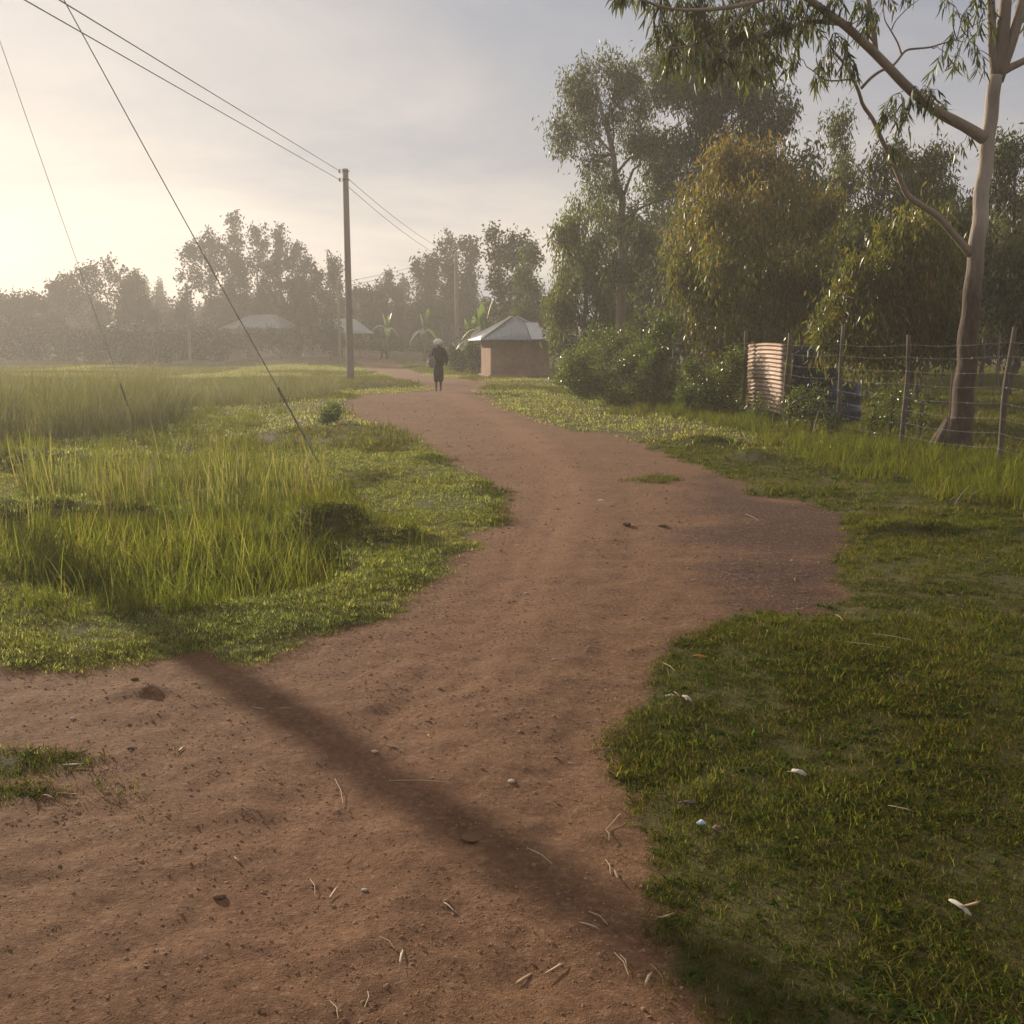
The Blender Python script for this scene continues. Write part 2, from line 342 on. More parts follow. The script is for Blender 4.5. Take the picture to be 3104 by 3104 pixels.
# ------------------------------------------------------------------ geometry-node scatter
def scatter(name, pts, protos, scl, tilt=.15, mat=None, zoff=0.0, flat=False):
    n = len(pts); me = bpy.data.meshes.new(name); me.vertices.add(n); me.vertices.foreach_set('co', np.asarray(pts, np.float32).ravel())
    a = me.attributes.new('scl', 'FLOAT', 'POINT'); a.data.foreach_set('value', np.asarray(scl, np.float32))
    rt = np.stack([rng.normal(0, tilt, n), rng.normal(0, tilt, n), rng.uniform(0, 6.283, n)], -1)
    if flat: rt = rng.uniform(0, 6.283, (n, 3))
    a = me.attributes.new('rot', 'FLOAT_VECTOR', 'POINT'); a.data.foreach_set('vector', rt.astype(np.float32).ravel())
    a = me.attributes.new('pid', 'INT', 'POINT'); a.data.foreach_set('value', rng.integers(0, len(protos), n).astype(np.int32))
    o = bpy.data.objects.new(name, me); COL.objects.link(o)
    ng = bpy.data.node_groups.new(name, 'GeometryNodeTree')
    ng.interface.new_socket(name='Geometry', in_out='INPUT', socket_type='NodeSocketGeometry')
    ng.interface.new_socket(name='Geometry', in_out='OUTPUT', socket_type='NodeSocketGeometry')
    gi = ng.nodes.new('NodeGroupInput'); go = ng.nodes.new('NodeGroupOutput')
    jn = ng.nodes.new('GeometryNodeJoinGeometry')
    for p in protos:
        oi = ng.nodes.new('GeometryNodeObjectInfo'); oi.inputs['Object'].default_value = p; oi.inputs['As Instance'].default_value = True
        ng.links.new(oi.outputs['Geometry'], jn.inputs[0])
    ip = ng.nodes.new('GeometryNodeInstanceOnPoints'); ip.inputs['Pick Instance'].default_value = True
    def attr(nm, ty):
        x = ng.nodes.new('GeometryNodeInputNamedAttribute'); x.data_type = ty; x.inputs['Name'].default_value = nm
        return [s for s in x.outputs if s.enabled and s.name == 'Attribute'][0]
    er = ng.nodes.new('FunctionNodeEulerToRotation')
    ng.links.new(gi.outputs[0], ip.inputs['Points']); ng.links.new(jn.outputs[0], ip.inputs['Instance'])
    ng.links.new(attr('pid', 'INT'), ip.inputs['Instance Index']); ng.links.new(attr('rot', 'FLOAT_VECTOR'), er.inputs[0]); ng.links.new(er.outputs[0], ip.inputs['Rotation'])
    ng.links.new(attr('scl', 'FLOAT'), ip.inputs['Scale']); ng.links.new(ip.outputs[0], go.inputs[0])
    md = o.modifiers.new('scatter', 'NODES'); md.node_group = ng
    return o
def blades(n, rad_, h0, h1, w, bend, pal, seed, mat, seg=3):
    r = np.random.default_rng(seed)
    V = []; Fs = []; C = []
    for i in range(n):
        a = r.uniform(0, 6.283); q = rad_*math.sqrt(r.uniform()); b = np.array([q*math.cos(a), q*math.sin(a), -.01])
        h = r.uniform(h0, h1); th = r.uniform(0, 6.283); o = np.array([math.cos(th), math.sin(th), 0]); s = np.array([-o[1], o[0], 0])
        be = bend*r.uniform(.3, 1.3); c = np.array(pal[r.integers(len(pal))])*r.uniform(.75, 1.25)
        k0 = len(V)
        for j in range(seg):
            t = j/seg; ctr = b+np.array([0, 0, h*(t-.35*be*t*t)])+o*h*be*t*t; ww = w*(1-.55*t)*.5
            V += [ctr-s*ww, ctr+s*ww]; C += [c, c]
        V.append(b+np.array([0, 0, h*(1-.35*be)])+o*h*be); C.append(c)
        for j in range(seg-1): Fs.append((k0+2*j, k0+2*j+1, k0+2*j+3, k0+2*j+2))
        Fs.append((k0+2*seg-2, k0+2*seg-1, k0+2*seg))
    return mesh('grass_tuft', V, Fs, mat, False, np.array(C), link=False)
PG = [(.092, .112, .018), (.115, .135, .023), (.135, .13, .033), (.07, .09, .02)]
PD = [(.21, .175, .085), (.17, .125, .06), (.13, .12, .04), (.09, .095, .03)]
PL = [(.46, .44, .24), (.38, .38, .18), (.28, .30, .11), (.18, .22, .06)]  # pale turf tones, lightened further to carry the field's haze and backlight
PB = [(.19, .165, .09), (.16, .15, .075), (.13, .14, .06), (.22, .185, .12), (.12, .14, .05)]
lawn = [blades(60, .085, .012, .046, .0032, 1.25, PG+PG+[(.15, .12, .055), (.10, .075, .035), (.035, .05, .012), (.03, .045, .012)], 100+i, M['grass'], 2) for i in range(5)]
weeds = [blades(9, .03, .02, .045, .014, 1.3, [(.05, .085, .02), (.07, .11, .025), (.09, .12, .03)], 110+i, M['grass'], 3) for i in range(3)]+[blades(5, .06, .03, .075, .003, 1.3, PD+[(.22, .17, .09)], 115+i, M['grass'], 3) for i in range(2)]
lawnb = [blades(50, .08, .015, .05, .0034, .9, PD+PG+PG, 120+i, M['grass'], 2) for i in range(4)]
lawnl = [blades(60, .085, .012, .04, .0030, 1.2, PL+PL+PG, 130+i, M['grass'], 2) for i in range(4)]
sparse = [blades(9, .06, .02, .05, .004, 1.1, PD, 140+i, M['grass'], 2) for i in range(4)]
verge = [blades(30, .12, .12, .38, .007, .6, PG+[(.17, .18, .03), (.15, .17, .03), (.18, .15, .05)], 160+i, M['grass'], 3) for i in range(5)]
tall = [blades(30, .17, .22, .70, .009, .5, PG+[(.22, .24, .06), (.24, .24, .08), (.17, .20, .04), (.26, .22, .11)], 180+i, M['grass'], 4) for i in range(5)]
reed = [blades(12, .16, .5, 1.0, .012, .30, [(.12, .14, .04), (.17, .18, .06), (.24, .21, .10)], 200+i, M['grass'], 4) for i in range(5)]
brown = [blades(40, .34, .5, 1.45, .010, .45, PB, 220+i, M['dry'], 3) for i in range(5)]
farl = [blades(26, .22, .06, .16, .014, .8, PG+PD, 240+i, M['grass'], 2) for i in range(4)]
farsh = [blades(26, .25, .03, .07, .014, 1.0, PL+PL+PD, 250+i, M['grass'], 2) for i in range(4)]
def cand(n, r0, r1, half=33):
    a = R(half)*rng.uniform(-1, 1, n); r = np.sqrt(rng.uniform(r0*r0, r1*r1, n)); return r*np.sin(a), r*np.cos(a)
def pts_of(x, y, m): x = x[m]; y = y[m]; return np.stack([x, y, terrain(x, y)+.001], -1)
def patchy(x, y): return vn(x/.55, y/.55, 31)*.6+vn(x/.19, y/.19, 32)*.4
def stuffobj(o, label, cat): return tag(o, label, cat, kind='stuff')
# short turf right and left, three distance rings
LW = []; LS = []
for (r0, r1, dens, sc) in ((1.4, 3.4, 1000, .8), (3.4, 6, 700, .95), (6, 10, 380, 1.1), (10, 17, 150, 1.5)):
    area = R(66)/2*(r1*r1-r0*r0); x, y = cand(int(area*dens), r0, r1); e = edge(x, y); pa = patchy(x, y)
    m = (e > -.03) & (pa > -.85+.3*sst(.12, 0, e)); LW.append((pts_of(x, y, m), sc*rng.uniform(.65, 1.25, m.sum())*(1+.6*np.clip(pa[m], -1, 1))))
    m = (e > -.5) & (e < .25) & (rng.uniform(0, 1, len(x)) < .45*np.exp(-np.maximum(-e, 0)/.10)) & (patchy(x+9, y) > -.1+.25*(e < -.1)); LS.append((pts_of(x, y, m), sc*rng.uniform(.6, 1.1, m.sum())))
Pl = np.vstack([a for a, b in LW]); Sl = np.concatenate([b for a, b in LW]); rightside = Pl[:, 0] > -.2
dry = (vn(Pl[:, 0]/.8, Pl[:, 1]/.8, 33) > .15)
pale = ~rightside & (vn(Pl[:, 0]/.9, Pl[:, 1]/.9, 34) > -.45)
stuffobj(scatter('pale_turf', Pl[pale], lawnl, Sl[pale]), 'pale sunlit turf grazed short on the bank left of the road', 'grass')
Pl, Sl, dry = Pl[~pale], Sl[~pale], dry[~pale]
stuffobj(scatter('turf', Pl[~dry], lawn+lawn[:3]+weeds, Sl[~dry]), 'short green turf growing beside the dirt road', 'grass')
stuffobj(scatter('worn_turf', Pl[dry], lawnb+lawnb+weeds, Sl[dry]), 'worn yellowish turf grazed short beside the dirt road', 'grass')
stuffobj(scatter('sparse_grass', np.vstack([a for a, b in LS]), sparse, np.concatenate([b for a, b in LS])), 'thin sparse grass creeping over the edge of the dirt', 'grass')
# middle distance turf
x, y = cand(52000, 16, 75); e = edge(x, y); behind = x > 6.39-.145*(y-13.4)
m = (e > 0); mm = m & ((vn(x/3, y/3, 35) > -.1) | behind)
stuffobj(scatter('field_grass', pts_of(x, y, mm), farl, rng.uniform(.7, 1.3, mm.sum())), 'green field grass around the road and behind the fence', 'grass')
mm = m & ~mm
stuffobj(scatter('grazed_field_grass', pts_of(x, y, mm), farsh, rng.uniform(.8, 1.5, mm.sum())), 'pale grazed grass in patches over the open field', 'grass')
def zone(poly, n, spread=.0):
    lo = poly.min(0); hi = poly.max(0); x = rng.uniform(lo[0], hi[0], n); y = rng.uniform(lo[1], hi[1], n)
    s = sdf(x, y, poly)+.25*vn(x/.6, y/.6, 41); return x, y, s
def zscatter(name, poly, n, protos, s0, s1, label, tilt=.12):
    x, y, s = zone(poly, n); gap = vn(x/1.1, y/1.1, 43)
    m = (s < 0) & (edge(x, y) > .05) & (gap > -.55)
    return stuffobj(scatter(name, pts_of(x, y, m), protos, rng.uniform(s0, s1, m.sum())*(1+.38*gap[m]), tilt), label, 'grass')
zscatter('ditch_grass', DITCH, 850, tall, .3, 1.05, 'lush green grass filling the ditch beside the road')
zscatter('ditch_edge_grass', GP([(-40, 1175), (250, 1172), (420, 1150), (640, 1118), (760, 1060), (790, 1020), (680, 985), (500, 975), (0, 968), (-60, 1040)]), 900, verge, .25, .75, 'ragged grass tufts thinning out around the ditch')
zscatter('bank_grass', GP([(640, 1050), (760, 1050), (800, 1030), (700, 1010), (650, 985), (560, 980), (560, 1010)]), 120, verge, .5, .9, 'bright grass tufts around the grassy mound')
zscatter('reed_bed', GP([(30, 975), (620, 960), (650, 935), (620, 905), (540, 880), (60, 880)]), 190, reed, .4, 1.05, 'upright green reeds standing in a band across the field')
zscatter('reed_undergrowth', GP([(30, 985), (650, 975), (650, 915), (540, 880), (60, 880)]), 620, verge, .4, .95, 'green grass growing thick at the foot of the reeds')
zscatter('brown_tall_grass', np.array([[-13.5, 18.6], [-7.6, 18.6], [-7.2, 21], [-8.6, 26], [-11, 31], [-20, 31], [-20, 22]]), 1300, brown, .5, 1.08, 'tall reddish brown seeding grass in a dense stand')
zscatter('seeding_grass', np.array([[-9.5, 27], [-6.2, 26.5], [-5.2, 30], [-6.0, 35], [-9.5, 36], [-11, 31]]), 300, brown, .4, .85, 'brownish seeding grass stand near the utility pole')
zscatter('green_field_tufts', np.array([[-12, 13.5], [-3.4, 13.5], [-4.8, 19], [-5.5, 25], [-8, 26], [-7, 18.5], [-14, 18.5]]), 1500, verge, .5, 1.1, 'scattered green tufts in the open field beyond the reeds')
fx = lambda yy: 6.39-.145*(yy-13.4)
vp = [(yy, fx(yy)) for yy in (7.6, 9, 11, 13, 15, 18, 22, 27, 32, 38, 44)]
verge_poly = np.array([(xx+.5, yy) for yy, xx in vp]+[(5.0, 44), (1.9, 42), (2.0, 36), (2.7, 30), (3.3, 24), (3.9, 19.5), (4.15, 17), (4.1, 14.5), (3.9, 12.5), (4.2, 11), (4.6, 9.5)])
zscatter('verge_grass', verge_poly, 5200, verge, .55, 1.05, 'long green verge grass along the barbed wire fence')
zscatter('far_verge_grass', np.array([[1.9, 30], [3.4, 22], [4.3, 22], [3.6, 32], [2.6, 44], [1.6, 43]]), 900, verge, .8, 1.3, 'bright yellow green grass below the leafy bushes')
# soil crumbs
def rock(seed, col):
    r = np.random.default_rng(seed); g = (1+5**.5)/2
    V = unit(np.array([(-1, g, 0), (1, g, 0), (-1, -g, 0), (1, -g, 0), (0, -1, g), (0, 1, g), (0, -1, -g), (0, 1, -g), (g, 0, -1), (g, 0, 1), (-g, 0, -1), (-g, 0, 1)], float))
    V = V*r.uniform(.7, 1.15, (12, 1))*np.array([1, r.uniform(.6, 1), r.uniform(.45, .75)])
    Fs = [(0, 11, 5), (0, 5, 1), (0, 1, 7), (0, 7, 10), (0, 10, 11), (1, 5, 9), (5, 11, 4), (11, 10, 2), (10, 7, 6), (7, 1, 8), (3, 9, 4), (3, 4, 2), (3, 2, 6), (3, 6, 8), (3, 8, 9), (4, 9, 5), (2, 4, 11), (6, 2, 10), (8, 6, 7), (9, 8, 1)]
    return V, Fs
M['crumb'] = simple('soil_crumb', (.25, .145, .08), (.38, .25, .155), 2, .95, .5, .004, obj=False)
M['clod'] = simple('dark_soil_clod', (.11, .058, .032), (.19, .11, .065), 9, .95, .6, .006)
M['stone'] = simple('pale_stone', (.38, .32, .26), (.52, .46, .40), 3, .85, .4, .004)
crumbs = [mesh('soil_crumb', *rock(300+i, None), M['crumb'], link=False) for i in range(5)]
PC = []; SCL = []
for r0, r1, dn, sz in ((1.5, 3.6, 5200, .0034), (3.6, 7, 2100, .0045), (7, 15, 330, .007), (15, 32, 45, .011)):
    area = R(66)/2*(r1*r1-r0*r0); x, y = cand(int(area*dn), r0, r1); e = edge(x, y); m = (e < -.02) & (sdf(x, y, DAMP) > -.25+.3*rng.uniform(-1, 1, len(x))) & (rng.uniform(0, 1, len(x)) < np.clip(.42+.38*vn(x/.9, y/.9, 51)+.3*vn(x/.22, y/.22, 52), .06, 1))
    p = pts_of(x, y, m); p[:, 2] -= .0022; PC.append(p); SCL.append(sz*np.minimum(rng.lognormal(0, .42, len(p)), 3))
stuffobj(scatter('soil_crumbs', np.vstack(PC), crumbs, np.concatenate(SCL), flat=True), 'loose brown soil crumbs strewn over the dirt road', 'soil')
# ------------------------------------------------------------------ foliage
def leaves_geo(B, Dv, L, Wd, C, curve=.25, fine=False, r=None):
    r = r or rng; n = len(B); Dv = unit(Dv)
    S = unit(np.cross(Dv, unit(r.normal(0, 1, (n, 3))))); Nn = np.cross(S, Dv)
    L = np.broadcast_to(L, (n,))[:, None]; Wd = np.broadcast_to(Wd, (n,))[:, None]; cu = (curve*r.uniform(-1, 1, n))[:, None]
    def ctr(t): return B+Dv*L*t+Nn*cu*L*t*t
    if fine:
        V = np.stack([ctr(0), ctr(.3)-S*Wd*.5, ctr(.3)+S*Wd*.5, ctr(.68)-S*Wd*.38+S*cu*L*.12, ctr(.68)+S*Wd*.38+S*cu*L*.12, ctr(1)+S*cu*L*.3], 1).reshape(-1, 3)
        f = np.array([(0, 2, 1), (1, 2, 4), (1, 4, 3), (3, 4, 5)]); k = 6
    else:
        V = np.stack([ctr(0), ctr(.45)-S*Wd*.5, ctr(1), ctr(.45)+S*Wd*.5], 1).reshape(-1, 3)
        f = np.array([(0, 1, 2), (0, 2, 3)]); k = 4
    Fs = (f[None]+(np.arange(n)*k)[:, None, None]).reshape(-1, 3)
    return V, Fs, np.repeat(C, k, 0)
def pal(p, n, r=None, var=.3):
    r = r or rng; p = np.array(p); return p[r.integers(0, len(p), n)]*r.uniform(1-var, 1+var, (n, 1))
PE = [(.065, .085, .026), (.09, .10, .032), (.055, .07, .026), (.11, .11, .035)]          # grey green eucalyptus
PO = [(.16, .135, .03), (.14, .14, .03), (.19, .13, .035), (.10, .115, .025), (.13, .14, .035), (.08, .09, .024)]   # young bronze growth
PY = [(.10, .12, .026), (.125, .13, .03), (.08, .10, .022), (.15, .135, .035)]
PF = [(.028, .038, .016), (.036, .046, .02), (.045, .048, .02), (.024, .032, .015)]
PBU = [(.095, .13, .024), (.125, .16, .03), (.075, .11, .024), (.15, .175, .035)]
def wpath(a, b, n, wob, r, sag=0):
    t = np.linspace(0, 1, n)[:, None]; p = a*(1-t)+b*t
    p[1:-1] += r.normal(0, wob, (n-2, 3))*np.linalg.norm(b-a); p[:, 2] += sag*np.linalg.norm(b-a)*(4*t[:, 0]*(1-t[:, 0])); return p
def tree(name, label, cat, group, Y, base, blobs, n, L, Wd, palette, droop=1.0, r0=.14, mat='leaf', bark='darkbark', seed=1, fine=False, trunk=None, clumps=9, cr=.34, yd=0.8, lean=0, twig=True, tipcol=None, spread=.8):
    """base = (px) of the foot on the ground or (x, y); blobs = (px, py, rx, ry[, dY]) traced in the photograph"""
    r = np.random.default_rng(seed)
    bx = (base-CX)/F*(Y*cosP) if not isinstance(base, tuple) else base[0]; by = Y if not isinstance(base, tuple) else base[1]
    bz = tz(bx, by); root = empty(name, (bx, by, bz)); tag(root, label, cat, group)
    off = np.array([bx, by, bz]); s = Y/F
    Bc = []
    for b in blobs:
        dy = b[4] if len(b) > 4 else r.normal(0, .5)*b[2]*s*yd
        c = P(b[0], b[1], Y+dy)-off; Bc.append((c, np.array([b[2]*s, min(b[2], b[3])*s*yd*1.15, b[3]*s])))
    top = max(c[2]+q[2]*.3 for c, q in Bc); wm = sum(c*q[0] for c, q in Bc)/sum(q[0] for c, q in Bc)
    mb = MB()
    if trunk is None: tr = np.array([[0, 0, -.15], [.02*top, 0, top*.25], [wm[0]*.45, wm[1]*.4, top*.6], [wm[0]*.8, wm[1]*.8, top*.92]])
    else: tr = np.vstack([[0, 0, -.15]]+[P(a, b, Y)-off for a, b in trunk])
    tt = np.linspace(0, 1, len(tr)); ts = np.linspace(0, 1, 12); trs = np.stack([np.interp(ts, tt, tr[:, k]) for k in range(3)], 1)
    trs[1:-1, :2] += r.normal(0, .008, (10, 2))*top; rr = r0*(1-.8*ts**.9); rr[0] *= 1.35
    mb.tube(trs, rr, 8)
    area = np.array([q[0]*q[2] for c, q in Bc]); nb = np.maximum(30, n*area/area.sum()).astype(int)
    LB = []; LD = []; CC = []
    for (c, q), k in zip(Bc, nb):
        j = int(np.argmin(np.abs(trs[:, 2]-max(trs[1, 2], c[2]-.8*q[2]-np.hypot(*(c[:2]-trs[-1, :2]))*.3)))); a = trs[min(j, 10)]
        lp = wpath(a, c, 6, .035, r, .03); mb.tube(lp, np.linspace(max(rr[j]*.5, .012), max(.008, r0*.1), 6), 5, False)
        nc = clumps; u = unit(r.normal(0, 1, (nc, 3)))*(r.uniform(.2, 1, (nc, 1))**.6)*spread; cc = c+u*q
        for h in range(nc):
            if twig: mb.tube(wpath(c if r.uniform() < .5 else lp[4], cc[h], 4, .05, r, .04), np.linspace(max(.008, r0*.09), max(.004, r0*.03), 4), 4, False)
        w = r.dirichlet(np.ones(nc)*2); cnt = (w*k).astype(int)
        for h in range(nc):
            m = cnt[h]
            if m < 2: continue
            rc = cr*q*r.uniform(.7, 1.25)*np.array([1, 1, 1.15])
            g = unit(r.normal(0, 1, (m, 3)))*(r.uniform(0, 1, (m, 1))**.45)
            nt_ = min(m, max(3, m//9)); hub = cc[h]+g[:nt_]*rc
            pick = r.integers(0, nt_, m)                        # leaves gather on little sprays inside each clump
            pb = hub[pick]+r.normal(0, 1, (m, 3))*np.array([.9, .9, 1.3])*L*(1.0 if mat != 'far' else .7)
            LB.append(pb); dv = r.normal(0, 1, (m, 3))*.55+np.array([0, 0, -droop]); LD.append(dv)
            c0 = pal(palette, m, r)*r.uniform(.8, 1.2)
            if tipcol is not None:
                f = np.clip((pb[:, 2:3]-top*.55)/(top*.5), 0, 1)*r.uniform(0, 1, (m, 1)); c0 = c0*(1-f)+np.array(tipcol)*f
            CC.append(c0)
    LB = np.vstack(LB); LD = np.vstack(LD); CC = np.vstack(CC); gz_ = LB[:, 2] > .03; LB, LD, CC = LB[gz_], LD[gz_], CC[gz_]
    m = len(LB); V, Fs, C = leaves_geo(LB, LD, L*r.uniform(.6, 1.3, m), Wd*r.uniform(.7, 1.3, m), CC, .3, fine, r)
    mb.build('trunk', M[bark], root, True); mesh('crown', V, Fs, M[mat], False, C, root)
    return root
# --- trees behind the fence, traced from the photograph
def TR(*a, **k):
    a = list(a); a[7] = int(a[7]*(1.25 if not k.get('fine') else 1.2)); a[8] *= 1.05; a[9] *= (1.05 if not k.get('fine') else .75); k['spread'] = 1.0; k['cr'] = k.get('cr', .34)*(.66 if not k.get('fine') else .62); k['clumps'] = int(k.get('clumps', 9)*(1.1 if not k.get('fine') else 1.5)); return tree(*a, **k)
gE = 'eucalyptus trees behind the fence'
TR('eucalyptus_tree', 'tallest eucalyptus with open crown and several bare slender stems behind the hut', 'tree', gE, 36, 1880,
   [(1850, 330, 110, 130), (1740, 370, 75, 90), (1690, 410, 60, 60), (1790, 230, 100, 70), (1950, 240, 120, 100), (1830, 540, 90, 80), (1930, 620, 110, 120), (1960, 430, 120, 120), (2060, 380, 110, 120), (1900, 780, 110, 130), (2030, 560, 90, 80)], 19000, .17, .045, PE, 1.0, .2, seed=11, trunk=[(1885, 800), (1880, 560), (1850, 400), (1800, 250)], bark='bark', clumps=11, cr=.36)
TR('eucalyptus_tree', 'dark dense eucalyptus rising between the open crowned tree and the bronze tree', 'tree', gE, 33, 2120,
   [(2120, 250, 130, 130), (2220, 300, 120, 130), (2160, 430, 140, 120), (2270, 420, 90, 90), (2340, 400, 60, 70), (2090, 700, 120, 150), (2120, 900, 110, 120), (2200, 180, 100, 80), (2130, 120, 110, 90), (2280, 190, 110, 110), (2050, 220, 90, 100), (2040, 480, 90, 90), (2330, 290, 90, 110)], 27000, .17, .045, PE, 1.0, .2, seed=12, trunk=[(2120, 800), (2130, 500), (2150, 280), (2160, 130)], clumps=11, cr=.38)
TR('eucalyptus_tree', 'weeping olive eucalyptus with leaves hanging to the ground beside the hut', 'tree', gE, 38, 1760,
   [(1780, 670, 80, 70), (1720, 760, 80, 100), (1830, 780, 90, 110), (1700, 880, 60, 110), (1770, 920, 100, 120), (1860, 930, 90, 120), (1690, 970, 35, 70), (1800, 1010, 80, 60)], 15000, .18, .05, PY, 1.3, .14, seed=13, clumps=10, cr=.4)
TR('eucalyptus_tree', 'bushy bronze tipped eucalyptus standing left of the iron sheet panel', 'tree', gE, 24.5, 2290,
   [(2260, 520, 120, 90), (2160, 600, 90, 100), (2360, 600, 110, 110), (2240, 720, 150, 130), (2420, 740, 120, 130), (2120, 780, 85, 100), (2330, 870, 170, 130), (2180, 930, 110, 110), (2450, 900, 100, 130), (2300, 1020, 130, 80), (2150, 1030, 60, 60), (2205, 470, 40, 55), (2330, 495, 45, 50), (2085, 690, 35, 55), (2070, 860, 35, 60), (2500, 650, 60, 70)], 26000, .17, .045, PO, 1.3, .13, seed=14, clumps=12, cr=.36, tipcol=(.23, .14, .05), fine=True)
TR('eucalyptus_tree', 'low golden eucalyptus sapling with leaves drooping over the fence beside the big trunk', 'tree', gE, 18.9, 2760,
   [(2740, 760, 90, 80), (2820, 740, 70, 70), (2640, 830, 80, 80), (2740, 880, 130, 100), (2860, 860, 80, 110), (2560, 940, 70, 80), (2670, 980, 110, 80), (2790, 1010, 110, 80), (2535, 1050, 40, 50), (2600, 1085, 40, 40), (2880, 990, 60, 80), (2690, 1080, 60, 50), (2690, 715, 40, 45), (2590, 850, 30, 45), (2505, 990, 28, 50), (2780, 690, 40, 40)], 15000, .15, .04, PO, 1.4, .07, seed=15, clumps=11, cr=.36, fine=True)
TR('eucalyptus_tree', 'airy grey green eucalyptus with narrow crown behind the bronze tree', 'tree', gE, 34, 2540,
   [(2530, 430, 60, 70), (2560, 540, 80, 90), (2500, 640, 90, 90), (2580, 720, 70, 90), (2520, 860, 80, 100)], 6500, .17, .045, PE, 1.1, .12, seed=16, clumps=9, cr=.4)
TR('eucalyptus_tree', 'thin crowned eucalyptus behind the long bare lower limb', 'tree', gE, 30, 2790,
   [(2790, 480, 90, 70), (2720, 560, 70, 70), (2830, 600, 80, 80), (2760, 660, 90, 70), (2850, 480, 50, 60), (2660, 510, 40, 50)], 6500, .17, .045, PY, 1.1, .11, seed=17, clumps=9, cr=.42)
TR('eucalyptus_tree', 'dark green tree showing on both sides of the thick pale trunk', 'tree', gE, 31, 3060,
   [(3050, 430, 60, 60), (3060, 540, 90, 80), (3090, 650, 100, 100), (3040, 780, 90, 110), (3100, 900, 110, 110), (3010, 880, 80, 90), (2960, 640, 50, 70)], 10000, .17, .05, PF+PE, .9, .15, seed=18, clumps=10, cr=.4)
for i, (px, Y, bl) in enumerate([(2580, 27, [(2590, 760, 90, 70), (2540, 880, 90, 110), (2610, 960, 80, 90)]), (2680, 33, [(2650, 700, 90, 80), (2660, 820, 110, 110), (2700, 920, 110, 90)]), (2980, 38, [(2940, 760, 90, 100), (2970, 900, 110, 100), (3000, 820, 100, 90)]), (3150, 26, [(3120, 790, 70, 100), (3100, 960, 60, 60), (3130, 880, 70, 60)]), (2420, 30, [(2400, 500, 80, 70), (2440, 620, 90, 100), (2430, 760, 120, 110), (2400, 900, 120, 120), (2480, 1000, 100, 80)]), (1990, 42, [(1990, 820, 120, 140), (1960, 980, 130, 90), (2060, 950, 100, 100)])]):
    TR('background_tree', ['dark young tree between the bronze tree and the golden sapling', 'shaded young tree behind the golden sapling', 'shaded slim tree far behind the thick pale trunk', 'leafy tree at the far end of the fence past the last post', 'shaded tree directly behind the bronze tree', 'dark tree in the gap between the weeping tree and the bronze tree'][i], 'tree', 'shaded trees in the plot behind the fence', Y, px, bl, 5500, .19, .055, PE+PY, 1.0, .1, seed=40+i, clumps=9, cr=.42)
# slim stems in the plot
for i, (px, Y, tp, lb) in enumerate([(2895, 25, 640, 'slim sapling just left of the thick pale trunk with a thin crown'), (3035, 36, 600, 'slender sapling far behind the last fence post'), (2640, 30, 640, 'slender sapling behind the golden sapling')]):
    TR('young_tree', lb, 'tree', 'slim young trees in the plot', Y, px, [(px+random.uniform(-15, 15), tp, 50, 60), (px+20, tp+90, 60, 60), (px-25, tp+120, 50, 50)], 1500, .17, .05, PE+PY, 1.1, .045, seed=90+i, bark='bark', trunk=[(px+6, 850), (px-5, tp+60), (px, tp-20)])
